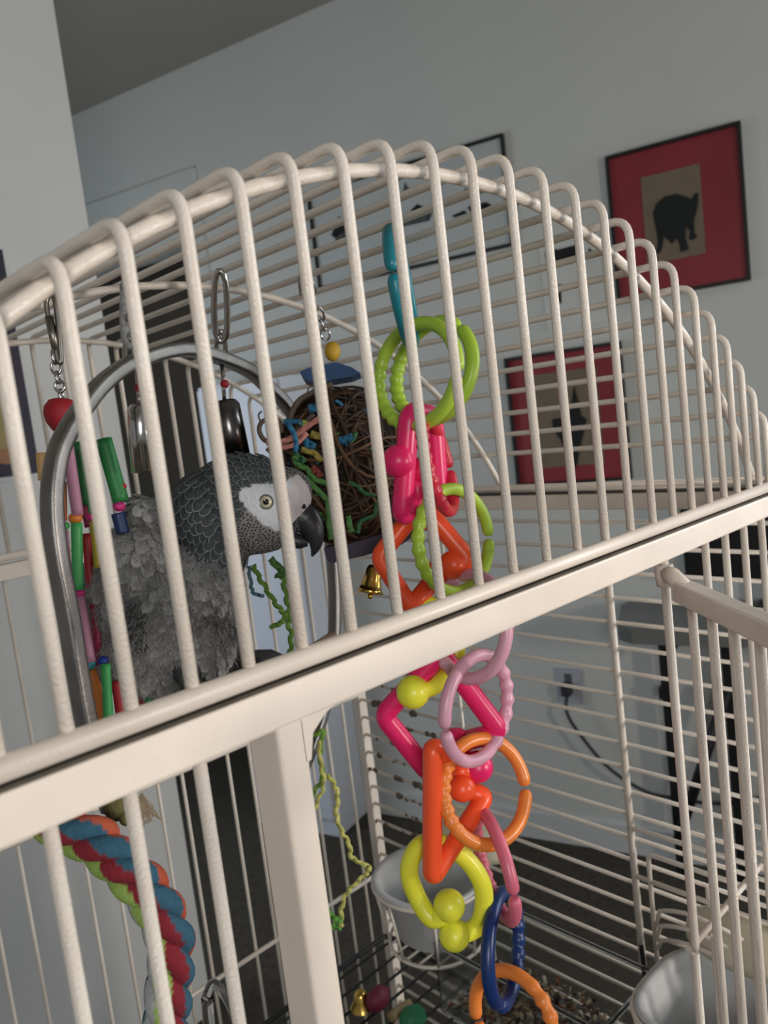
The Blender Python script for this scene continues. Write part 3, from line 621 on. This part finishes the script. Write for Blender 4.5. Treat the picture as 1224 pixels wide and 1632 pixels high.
# ------------------------------------------------------------------ vine nest ball toy
DN_ = .572; kN = PX(DN_); NC = at(548, 742, DN_); NR = 108 * kN
t = thing('vine_ball_toy', 'brown woven vine ball toy with coloured paper strips beside the parrot\'s beak', 'bird toy', at(560, 890, DN_))
VINE = mat('brown_vine', (.055, .025, .010), .7, var=.6, vscale=120, col2=(.016, .007, .0035))
VINEL = mat('light_vine', (.15, .078, .036), .7, var=.3, vscale=120)
g = G(); g.ell(NC, CR * NR * .90, CF * NR * .90, CU * NR * 1.06, 24, 16); build('dense_core', g, mat('dark_vine_core', (.022, .010, .006), .9, bump=1.0, bscale=250, var=.5, vscale=150), t)
def vine(parent_g, rr, r, jit):
    n1 = V((random.gauss(0, 1), random.gauss(0, 1), random.gauss(0, 1))).normalized(); a_ = n1.orthogonal().normalized(); b_ = n1.cross(a_)
    st = random.uniform(0, 2 * pi); ln = random.uniform(1.6, 4.5); off = random.uniform(-.55, .55); pts = []
    N = 20; ph = random.uniform(0, 6)
    for i in range(N):
        th = st + ln * i / (N - 1); q = a_ * cos(th) + b_ * sin(th); w_ = sqrt(1 - off * off)
        d_ = (q * w_ + n1 * off + n1 * .12 * sin(3 * th + ph)).normalized() * rr * (1 + jit * sin(5 * th + ph))
        pts.append(NC + CR * d_.dot(CR) + CF * d_.dot(CF) + CU * d_.dot(CU) * 1.12)
    parent_g.tube(pts, [r * (.6 + .4 * sin(pi * i / (N - 1))) for i in range(N)], 6)
g = G()
for i in range(120): vine(g, NR * random.uniform(.90, 1.02), random.uniform(.0008, .0019), .03)
build('vine_weave', g, VINE, t, kind='stuff')
for i in range(14):
    g = G(); vine(g, NR * random.uniform(.98, 1.06), random.uniform(.0008, .0015), .02); build('vine', g, VINEL, t)
# loose curls on the left of the ball
for pts, r in (([(432, 705), (420, 700), (413, 685), (418, 672), (432, 668), (445, 672), (450, 690)], 4), ([(470, 700), (462, 670), (475, 640), (500, 625), (530, 612)], 4.5), ([(425, 715), (440, 722), (470, 690), (500, 660)], 3.5), ([(416, 674), (412, 662), (417, 655)], 1.5), ([(490, 630), (492, 618), (500, 614)], 1.2)):
    g = G(); g.tube(spline([at(x, y, DN_ - .045) for x, y in pts], 6), r * PX(DN_ - .045), 8); build('vine', g, mat('grey_vine', (.14, .10, .075), .7, var=.3, vscale=100), t)
def pstrip(pts, wpx, col, d=DN_ - .052, name='paper_strip', crinkle=0, parent=None):
    P = spline([at(q[0], q[1], d + (q[2] if len(q) > 2 else 0)) for q in pts], 8); k = PX(d)
    if crinkle: P = [p + CF * crinkle * k * (1 if i % 4 < 2 else -1) + CR * crinkle * .8 * k * (1 if i % 6 < 3 else -1) for i, p in enumerate(P)]
    W = []
    for i, p in enumerate(P):
        tt = (P[min(i + 1, len(P) - 1)] - P[max(0, i - 1)]).normalized(); s_ = CF.cross(tt).normalized(); W.append((s_ * cos(.5 * sin(i * .9)) + CF * sin(.5 * sin(i * .9))) * wpx * k)
    g = G(); g.strip(P, W); build(name, g, col, parent or t)
def pap(n, c): return mat('paper_' + n, c, .7, var=.15, vscale=200)
PB, PPK, PG, PY, PDG, PYG = pap('blue', (.02, .16, .30)), pap('salmon', (.60, .25, .20)), pap('green', (.09, .24, .06)), pap('ochre', (.32, .25, .05)), pap('dark_green', (.03, .14, .05)), pap('yellow_green', (.55, .58, .14))
pstrip([(424, 705), (450, 704), (470, 695), (492, 678), (513, 665)], 5, PPK); pstrip([(440, 716), (470, 708), (490, 690)], 4, PPK, DN_ - .056)
pstrip([(458, 675), (467, 688), (472, 705), (470, 720)], 4, PB, DN_ - .060); pstrip([(452, 672), (475, 672), (490, 680)], 4, PB); pstrip([(492, 652), (505, 650), (512, 656)], 7, PB); pstrip([(485, 700), (495, 712), (500, 705)], 6, PB); pstrip([(540, 702), (552, 700), (562, 695)], 6, PB)
pstrip([(480, 678), (484, 674), (488, 678)], 5, pap('lime', (.42, .5, .06))); pstrip([(495, 692), (510, 695), (516, 690)], 6, PY); pstrip([(480, 716), (500, 722), (512, 735)], 5, PY)
pstrip([(468, 727), (474, 740), (490, 748), (500, 762), (524, 772)], 4.5, PG); pstrip([(485, 760), (510, 785), (522, 800), (524, 830), (528, 860)], 4.5, PG); pstrip([(470, 722), (478, 735), (486, 730)], 6, PDG)
pstrip([(555, 822), (558, 840), (562, 848)], 4.5, PG, DN_ - .056); pstrip([(555, 768), (570, 775), (580, 785), (598, 790)], 3, PDG, DN_ - .05); pstrip([(600, 800), (597, 820), (580, 828), (573, 835), (570, 850)], 3.5, PDG, DN_ - .05)
pstrip([(497, 745), (505, 752), (512, 760)], 6, pap('brick', (.22, .04, .03)))
for k_ in range(30):
    a_ = random.uniform(440, 600); b_ = random.uniform(640, 850)
    if hypot((a_ - 548) / 105, (b_ - 742) / 118) > .93: continue
    th_ = random.uniform(0, 6.28); q_ = random.uniform(6, 16); dz = sqrt(max(.02, 1 - ((a_ - 548) / 110) ** 2 - ((b_ - 742) / 125) ** 2)) * NR
    pstrip([(a_ - q_ * cos(th_), b_ - q_ * sin(th_)), (a_ + 3, b_ - 3), (a_ + q_ * cos(th_), b_ + q_ * sin(th_))], random.uniform(2, 4), random.choice((PDG, PG, PY, PB, VINEL, VINE, VINE)), DN_ - dz * 1.02)
# top: hanging wire, yellow bead, blue wood
vt = at(490, 430, .523)
steel_chain(t, [vt, at(497, 470, .54), at(512, 510, .56), at(520, 540, DN_ - .005)], 6, .0009, .0032)
g = G(); g.tube(spline([at(480, 470, .53), at(478, 445, .53), at(488, 428, .523), at(492, 445, .53), at(489, 470, .535)], 6), .0012, 8); build('hook', g, HOOKM, t)
g = G(); g.ell(at(530, 560, DN_), CR * 13 * kN, CF * 13 * kN, CU * 16 * kN); build('yellow_bead', g, wood('yellow', (.55, .33, .02)), t)
q = [at(x, y, DN_ - .012) for x, y in ((477, 592), (487, 588), (500, 583), (520, 580), (535, 577), (560, 585), (574, 594), (560, 600), (530, 605), (510, 612), (495, 608), (483, 604))]
g = G(); g.prism(q, CF * .024); build('blue_wood_cap', g, wood('blue', (.008, .055, .17)), t)
q = [at(x, y, DN_ - .028) for x, y in ((516, 873), (560, 866), (612, 850), (668, 828), (672, 846), (640, 868), (580, 886), (528, 898), (520, 892))]
g = G(); g.prism(q, CF * .05); build('purple_base', g, wood('purple', (.035, .022, .055)), t)
kb = PX(DN_ - .02); A = at(597, 900, DN_ - .02); z_ = (at(589, 948, DN_ - .02) - A).normalized(); x_ = (CR - z_ * CR.dot(z_)).normalized(); y_ = z_.cross(x_)
g = G(); g.lathe(A, [(.001, 0), (9 * kb, .0005), (12 * kb, .003), (14 * kb, .010), (18 * kb, .017), (22 * kb, .0195), (20 * kb, .0195), (12 * kb, .008), (.001, .004)], 24, x_, y_, z_); bl = build('bell', g, GOLD, t)
g = G(); g.rod(at(602, 868, DN_ - .02), at(597, 902, DN_ - .02), .0008, 6); g.ball(at(590, 950, DN_ - .02), .0022, 10, 7); build('bell_clapper', g, GOLD, bl)
# paper strands that hang out of the ball
STG, STY = pap('strand_green', (.17, .34, .05)), pap('strand_yellow', (.55, .55, .16))
pstrip([(402, 900), (412, 918), (428, 945), (444, 968), (455, 982), (448, 992), (432, 1000)], 4, STG, .545, 'paper_strand', 2); pstrip([(436, 896), (448, 912), (453, 935), (459, 965), (460, 990), (464, 1020), (461, 1050)], 4, STG, .55, 'paper_strand', 2)
pstrip([(396, 902), (400, 930), (404, 945), (420, 950)], 3, pap('pale_blue', (.14, .28, .34)), .55, 'paper_strand', 1)
pstrip([(430, 890), (445, 905), (452, 912), (442, 920)], 6, PG, .548, 'paper_strand', 1)
pstrip([(489, 1140), (484, 1165), (500, 1172), (515, 1165), (510, 1200), (514, 1240), (500, 1262), (490, 1290)], 3.5, STG, .60, 'paper_strand', 1.5); pstrip([(507, 1180), (512, 1220), (516, 1250), (505, 1280), (496, 1305)], 3.2, STY, .598, 'paper_strand', 1.5)
pstrip([(520, 1235), (532, 1248), (538, 1270), (536, 1300), (545, 1325), (556, 1345), (562, 1368), (585, 1380), (587, 1388), (570, 1405), (552, 1425), (544, 1450), (545, 1478)], 3.6, STY, .62, 'paper_strand', 1.5)
pstrip([(520, 1448), (530, 1460), (543, 1470), (530, 1476), (524, 1480), (545, 1478)], 4, pap('bright_green', (.16, .42, .07)), .62, 'paper_strand', 1.5)

# ------------------------------------------------------------------ twisted rope perch
DR_ = .375; kr = PX(DR_)
t = thing('rope_perch', 'thick multicoloured twisted rope perch in the lower left of the cage', 'rope perch', at(262, 1660, DR_))
ctr = spline([at(x, y, DR_) for x, y in ((40, 1292), (75, 1300), (113, 1320), (154, 1342), (192, 1374), (233, 1419), (261, 1464), (274, 1512), (271, 1556), (268, 1598), (266, 1650), (268, 1720))], 24)
RC = [('maroon', (.24, .018, .03)), ('grey', (.42, .44, .45)), ('orange', (.50, .10, .05)), ('blue', (.035, .12, .19)), ('maroon', (.24, .018, .03)), ('green', (.34, .50, .12)), ('grey', (.42, .44, .45)), ('blue', (.035, .12, .19))]
lens = [0]
for i in range(1, len(ctr)): lens.append(lens[-1] + (ctr[i] - ctr[i - 1]).length)
fr_ = CF.copy()
TW = 2 * pi / .046
NS = 3
for s in range(NS):
    g = G(); pts = []; rs = []; fr3 = []
    for i, p in enumerate(ctr):
        tt = (ctr[min(i + 1, len(ctr) - 1)] - ctr[max(0, i - 1)]).normalized(); a_ = (CF - tt * CF.dot(tt)).normalized(); b_ = tt.cross(a_)
        th = -lens[i] * TW + 2 * pi * s / NS
        pts.append(p + (a_ * cos(th) + b_ * sin(th)) * 20 * kr); rs.append(19 * kr); fr3.append((p, a_, b_))
    N_ = 16; g.tube(pts, rs, N_); cl_ = []
    for i in range(len(ctr)):
        p, a_, b_ = fr3[i]
        for k_ in range(N_):
            q = g.v[i * N_ + k_] - p; an = (atan2(q.dot(b_), q.dot(a_)) + lens[i] * 9 + .12 * sin(lens[i] * 400 + s)) % (2 * pi)
            cl_.append(RC[int(an / (2 * pi) * len(RC)) % len(RC)][1])
    g.c = cl_; build('strand', g, mat('dyed_cotton', (1, 1, 1), .95, bump=.8, bscale=500, var=.2, vscale=150, attr='Col'), t)
g = G()
for k_ in range(46):
    a_ = at(222 + random.uniform(-8, 8), 1272 + random.uniform(-8, 6), DR_ + .03); g.tube(spline([a_, a_ + CR * random.uniform(.0, .006) - CU * .006, a_ + CR * random.uniform(-.004, .010) - CU * random.uniform(.006, .013)], 4), .0003, 4)
build('frayed_end', g, mat('cotton_tan', (.42, .33, .22), .95), t, kind='stuff')
g = G(); g.ell(at(186, 1284, DR_ + .02), CR * 22 * kr, CF * .006, CU * 26 * kr, 12, 8); g.ell(at(202, 1300, DR_ + .02), CR * 12 * kr, CF * .006, CU * 16 * kr, 10, 7); build('worn_patch', g, mat('cotton_olive', (.15, .14, .05), .95, bump=.8, bscale=400, var=.4, vscale=120), t)
#@@BIRD@@
# ================================================================== THE PARROT
DB = .505; kB = PX(DB)
def bp(x, y, z=0.0): return at(x, y, DB + z * kB)
bird = thing('parrot', 'grey parrot with a pale face and black beak perched inside the hoop', 'parrot', bp(330, 1085))
EL = [  # x, y, depth offset px, half length, half height, half thickness, tilt
    (392, 803, 0, 96, 80, 58, -12), (450, 795, 0, 46, 52, 42, -30), (425, 838, 0, 42, 42, 38, 0), (330, 822, 0, 56, 74, 56, 20),
    (345, 880, 0, 50, 50, 55, 0), (322, 935, 5, 62, 78, 74, 10), (268, 985, 5, 105, 88, 88, 40), (222, 1030, 5, 78, 72, 80, 30),
    (232, 905, -10, 62, 78, 70, 30), (185, 955, -20, 50, 85, 50, 10), (238, 835, 5, 32, 48, 40, 25), (330, 1010, 0, 50, 60, 66, 0), (255, 1062, 0, 52, 45, 60, 0), (345, 1040, -28, 26, 34, 24, 0)]
g = G()
for (x, y, z, a_, b_, c_, tl) in EL:
    q = rad(tl); g.ell(bp(x, y, z), (CR * cos(q) + CU * sin(q)) * a_ * kB, (CR * -sin(q) + CU * cos(q)) * b_ * kB, CF * c_ * kB, 28, 20)
body = build('body', g, PAINT, bird)
md = body.modifiers.new('remesh', 'REMESH'); md.mode = 'VOXEL'; md.voxel_size = .0016
ms = body.modifiers.new('smooth', 'SMOOTH'); ms.iterations = 14; ms.factor = .6
dg = bpy.context.evaluated_depsgraph_get(); me2 = bpy.data.meshes.new_from_object(body.evaluated_get(dg)); body.modifiers.clear(); old = body.data; body.data = me2; bpy.data.meshes.remove(old)
OB = ORG[bird]
def inpoly(x, y, poly):
    r = False; n = len(poly)
    for i in range(n):
        x1, y1 = poly[i]; x2, y2 = poly[i - 1]
        if (y1 > y) != (y2 > y) and x < (x2 - x1) * (y - y1) / (y2 - y1) + x1: r = not r
    return r
FACE = [(380, 783), (392, 774), (410, 770), (440, 771), (452, 772), (462, 762), (476, 756), (490, 772), (500, 800), (500, 815), (478, 822), (465, 835), (450, 846), (438, 846), (420, 836), (402, 818), (390, 806), (382, 795)]
CHIN = [(390, 806), (402, 818), (420, 836), (438, 846), (452, 846), (452, 872), (425, 880), (400, 892), (385, 880), (380, 840)]
from mathutils import noise
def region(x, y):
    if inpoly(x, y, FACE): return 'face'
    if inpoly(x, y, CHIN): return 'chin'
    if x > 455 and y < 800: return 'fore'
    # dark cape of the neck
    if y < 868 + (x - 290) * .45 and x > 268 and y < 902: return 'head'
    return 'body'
def bcol(x, y, p):
    r = region(x, y); n_ = noise.noise(p * 90) * .5 + noise.noise(p * 260) * .3
    if r == 'face': return (.60 + .02 * n_, .64 + .02 * n_, .69) if x < 462 else (.62 + .03 * n_, .57 + .03 * n_, .58)
    if r == 'chin': f = max(0, min(1, (y - 830) / 45)); return (.24 - .12 * f,) * 2 + (.245 - .12 * f,)
    if r == 'fore': return (.22 + .05 * n_, .215 + .05 * n_, .22)
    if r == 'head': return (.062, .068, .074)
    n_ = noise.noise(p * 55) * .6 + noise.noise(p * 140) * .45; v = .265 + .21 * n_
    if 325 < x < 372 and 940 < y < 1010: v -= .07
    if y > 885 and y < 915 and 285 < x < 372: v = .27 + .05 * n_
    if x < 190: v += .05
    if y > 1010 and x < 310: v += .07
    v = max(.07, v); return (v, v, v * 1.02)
ca = me2.color_attributes.new('Col', 'FLOAT_COLOR', 'POINT'); cols = []
for v_ in me2.vertices:
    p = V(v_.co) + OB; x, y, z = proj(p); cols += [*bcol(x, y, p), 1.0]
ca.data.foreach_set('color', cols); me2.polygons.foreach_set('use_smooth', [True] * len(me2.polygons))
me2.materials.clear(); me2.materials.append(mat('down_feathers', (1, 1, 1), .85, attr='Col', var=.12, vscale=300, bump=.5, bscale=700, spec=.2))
bvh = BVHTree.FromPolygons([V(v_.co) + OB for v_ in me2.vertices], [list(p.vertices) for p in me2.polygons])
def surf(x, y):
    r = ray(x, y).normalized(); h = bvh.ray_cast(CAM, r); return h[0], h[1]
# feathers laid over the body in overlapping rows
fg = G(); fc = []; bg_ = G(); bc = []; hash_ = {}
def feather(G_, C_, p, n_, d_, L, W, lift, c_in, c_rim, rim=.80):
    s_ = n_.cross(d_).normalized(); o = len(G_.v); vs = []; cs = []; N = 9
    def pt(a_, sc):
        th = -pi * .80 + 1.60 * pi * a_; xx = .5 + .5 * cos(th) * sc; yy = .5 * sin(th) * sc * (1 - .12 * xx)
        return p + d_ * (xx - .25) * L + s_ * yy * W + n_ * (lift * (.25 + .75 * xx) - .06 * W * (yy * yy))
    vs.append(p + d_ * .25 * L + n_ * (lift * .75 + .0002)); cs.append(c_in)
    for i in range(N): vs.append(pt(i / (N - 1), rim) + n_ * .00018); cs.append(c_in)
    for i in range(N): vs.append(pt(i / (N - 1), rim + .07)); cs.append(c_rim)
    for i in range(N): vs.append(pt(i / (N - 1), 1.0)); cs.append(c_rim)
    fs = []
    for i in range(N - 1):
        fs += [(0, 1 + i, 2 + i), (1 + i, 1 + N + i, 2 + N + i, 2 + i), (1 + N + i, 1 + 2 * N + i, 2 + 2 * N + i, 2 + N + i)]
    G_.add(vs, fs); C_ += cs
def ok(p, dmin):
    c_ = dmin; k3 = (int(p.x // c_), int(p.y // c_), int(p.z // c_), round(dmin * 1e5))
    for i in (-1, 0, 1):
        for j in (-1, 0, 1):
            for l in (-1, 0, 1):
                for q in hash_.get((k3[0] + i, k3[1] + j, k3[2] + l, k3[3]), ()):
                    if (q - p).length < dmin: return False
    hash_.setdefault(k3, []).append(p); return True
polys = list(me2.polygons); random.shuffle(polys)
for po in polys:
    p = V(po.center) + OB; n_ = V(po.normal); x, y, z = proj(p); r = region(x, y)
    if r == 'face': continue
    # feather flow in the picture: back from the beak over the head, then down the neck and body
    if r in ('head', 'fore', 'chin'):
        ang = atan2(y - 800, x - 470); fx, fy = (x - 475) , (y - 790)
        q = hypot(fx, fy) or 1; fx /= q; fy /= q
        if x < 400: w_ = min(1, (400 - x) / 100); fx = fx * (1 - .75 * w_) + .05 * w_; fy = fy * (1 - w_) + 1.0 * w_
    else: fx, fy = -.45, 1.0
    d_ = CR * fx - CU * fy + CF * random.uniform(-.15, .15); d_ = d_ - n_ * d_.dot(n_)
    if d_.length < .1: continue
    d_.normalize()
    j = random.uniform(.85, 1.15)
    if r == 'head': continue
    if r in ('fore', 'chin'):
        sp = .0017
        if ok(p, sp): feather(fg, fc, p, n_, d_, sp * 2.2 * j, sp * 1.5, .0005, (.085 * j, .08 * j, .08 * j), (.40 * j, .39 * j, .39 * j), .74)
    else:
        sp = .0054
        if ok(p, sp):
            b0 = bcol(x, y, p)[0]; j2 = random.uniform(.9, 1.1); d2 = (d_ + n_.cross(d_) * random.uniform(-.35, .35)).normalized()
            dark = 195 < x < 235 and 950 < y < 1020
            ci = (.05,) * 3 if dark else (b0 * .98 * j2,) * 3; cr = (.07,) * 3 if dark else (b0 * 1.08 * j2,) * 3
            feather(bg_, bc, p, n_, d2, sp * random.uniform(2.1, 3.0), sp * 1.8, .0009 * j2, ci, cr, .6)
# head and neck feathers in staggered rows spreading back from the beak
rho = 22.0; row = 0
while rho < 235:
    sp = 5.2 + .040 * rho; nth = int(2 * pi * rho / (sp * 1.5))
    for q in range(nth):
        th = 2 * pi * (q + .5 * (row % 2)) / nth; x = 470 + rho * cos(th) + random.uniform(-.8, .8); y = 790 + rho * sin(th) + random.uniform(-.8, .8)
        if region(x, y) != 'head': continue
        hits = []
        h, n_ = surf(x, y)
        if h is None: continue
        hits.append((h, n_)); h2 = bvh.ray_cast(h + CF * .25, -CF)
        if h2[0] is not None: hits.append((h2[0], h2[1]))
        fx, fy = cos(th), sin(th)
        if x < 410: w_ = min(1, (410 - x) / 110); fx, fy = fx * (1 - .8 * w_), fy * (1 - w_) + w_
        for h, n_ in hits:
            d_ = CR * fx - CU * fy; d_ = d_ - n_ * d_.dot(n_)
            if d_.length < .05: continue
            d_.normalize(); jj = random.uniform(.88, 1.12); L = sp * 2.3 * kB
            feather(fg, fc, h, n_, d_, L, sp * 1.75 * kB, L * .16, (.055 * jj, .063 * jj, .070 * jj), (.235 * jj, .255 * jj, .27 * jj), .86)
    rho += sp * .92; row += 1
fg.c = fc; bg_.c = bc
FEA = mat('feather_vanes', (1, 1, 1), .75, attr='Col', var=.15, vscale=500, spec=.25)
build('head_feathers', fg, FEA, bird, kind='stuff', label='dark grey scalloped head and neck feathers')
build('body_feathers', bg_, FEA, bird, kind='stuff', label='soft pale grey ruffled body feathers')
# loose fluff
fl = G(); flc = []
for k_ in range(14000):
    x, y = random.uniform(125, 385), random.uniform(785, 1105)
    h, n_ = surf(x, y)
    if h is None or region(x, y) != 'body': continue
    d_ = (n_ * .35 - CU * random.uniform(-.3, 1.0) + CR * random.uniform(-.9, .8) + CF * random.uniform(-.6, .6)).normalized(); L = random.uniform(.002, .006); s_ = d_.orthogonal()
    v0 = bcol(x, y, h)[0] * random.uniform(.9, 1.2); n0 = len(fl.v)
    fl.tube([h, h + d_ * L * .5, h + d_ * L + V((0, 0, -.002))], [.00035, .00028, .00008], 3); flc += [(v0,) * 3] * (len(fl.v) - n0)
fl.c = flc; build('down_fluff', fl, FEA, bird, kind='stuff')
# eyes
for side in (1, -1):
    h, n_ = surf(424, 800)
    if side < 0:
        q = h + CF * .2; hh = bvh.ray_cast(q, -CF); h, n_ = hh[0], hh[1]
    f_ = (-CF * side * .8 + n_ * .35).normalized(); c = h - f_ * .0012; a_ = f_.orthogonal().normalized(); b_ = f_.cross(a_)
    g = G(); g.ell(c, a_ * .0043, b_ * .0043, f_ * .0032, 24, 14); ey = build('eye', g, mat('pale_iris', (.56, .53, .38), .12), bird, label='pale yellow eye')
    g = G(); g.ell(c + f_ * .0018, a_ * .0024, b_ * .0024, f_ * .00175, 20, 12); build('pupil', g, mat('black_pupil', (.003, .003, .003), .05), ey)
    g = G(); g.tube([c + f_ * .0012 + (a_ * cos(q * pi / 16) + b_ * sin(q * pi / 16)) * .0041 for q in range(32)], .00065, 8, True); build('eyelid', g, mat('dark_eyelid', (.10, .11, .12), .5), ey)
    g = G(); g.ell(c + f_ * .0034 + (CU * .0011 - CR * .0008), CR * .0004, CF * .0003, CU * .0004, 8, 6); build('eye_glint', g, mat('wet_glint', (.9, .9, .9), .05), ey)
# beak
BEAK = mat('black_beak', (.022, .023, .026), .38, bump=.2, bscale=400, var=.3, vscale=60)
def taper(pts, sx): 
    P = spline([bp(x, y) for x, y, r in pts], 8); R = []
    for i in range(len(pts) - 1):
        for k in range(8): R.append((pts[i][2] * (1 - k / 8) + pts[i + 1][2] * k / 8) * kB)
    R.append(pts[-1][2] * kB); g = G(); g.tube(P, R, 18, sx=sx, sy=1.0, ref=CF); return g
build('beak', taper([(462, 812, 20), (474, 820, 26), (488, 829, 25), (498, 844, 19.5), (503, 860, 13), (502, 874, 8), (497, 887, 1.5)], .74), BEAK, bird, label='black hooked beak')
build('lower_beak', taper([(432, 852, 10), (446, 856, 14), (464, 860, 14), (480, 864, 11), (491, 866, 5)], .8), BEAK, bird)
for s in (1, -1):
    h, n_ = surf(484, 807)
    if s < 0: hh = bvh.ray_cast(h + CF * .2, -CF); h, n_ = hh[0], hh[1]
    if h is None: continue
    g = G(); g.ell(h, CR * .0016, CF * .0012, CU * .0016, 14, 8); build('nostril', g, mat('black_pupil', (.003, .003, .003), .05), bird)
# feet gripping the perch
FOOT = mat('grey_scaly_skin', (.055, .056, .06), .6, bump=.8, bscale=600, var=.3, vscale=200)
def foot(x, y):
    b0 = sw(x, y); b0 = V((b0.x, yof(b0.x), pz)); g = G(); FN = V((-SDIR.y, SDIR.x, 0))
    g.tube([bp(x - 45, y - 55, -25), b0 + V((-.004, -.002, .022)), b0 + V((0, 0, .0205))], [.0075, .0065, .006], 10)
    for (dx, ph0, ph1, r) in ((-.008, 10, 175, .0052), (.008, 10, 170, .0052), (.018, 5, 150, .0048), (-.002, -20, -150, .005)):
        pts = []; n = 9
        for i in range(n):
            ph = rad(ph0 + (ph1 - ph0) * i / (n - 1)); R_ = .0058 + r * 1.0 + .010 * max(0, cos(ph))
            pts.append(b0 + SDIR * dx * min(1, i / 3 + .2) - FN * sin(ph) * R_ + V((0, 0, cos(ph) * R_)))
        pts = [b0 + V((0, 0, .0205))] + pts
        g.tube(pts, [r] + [r * (1.12 if i % 3 == 1 else .98) for i in range(n - 2)] + [r * .7, r * .15], 9)
    return build('foot', g, FOOT, bird)
foot(404, 1064); foot(318, 1100)
g = G()
for k_ in range(5): g.tube(spline([bp(225 + 6 * k_, 1070, 20 - k_ * 8), bp(205 + 6 * k_, 1130, 18 - 8 * k_), bp(196 + 7 * k_, 1205, 15 - 8 * k_)], 5), .0055, 8, sx=.35, sy=1.0, ref=CF)
build('tail', g, mat('red_tail_feathers', (.30, .015, .02), .7), bird)
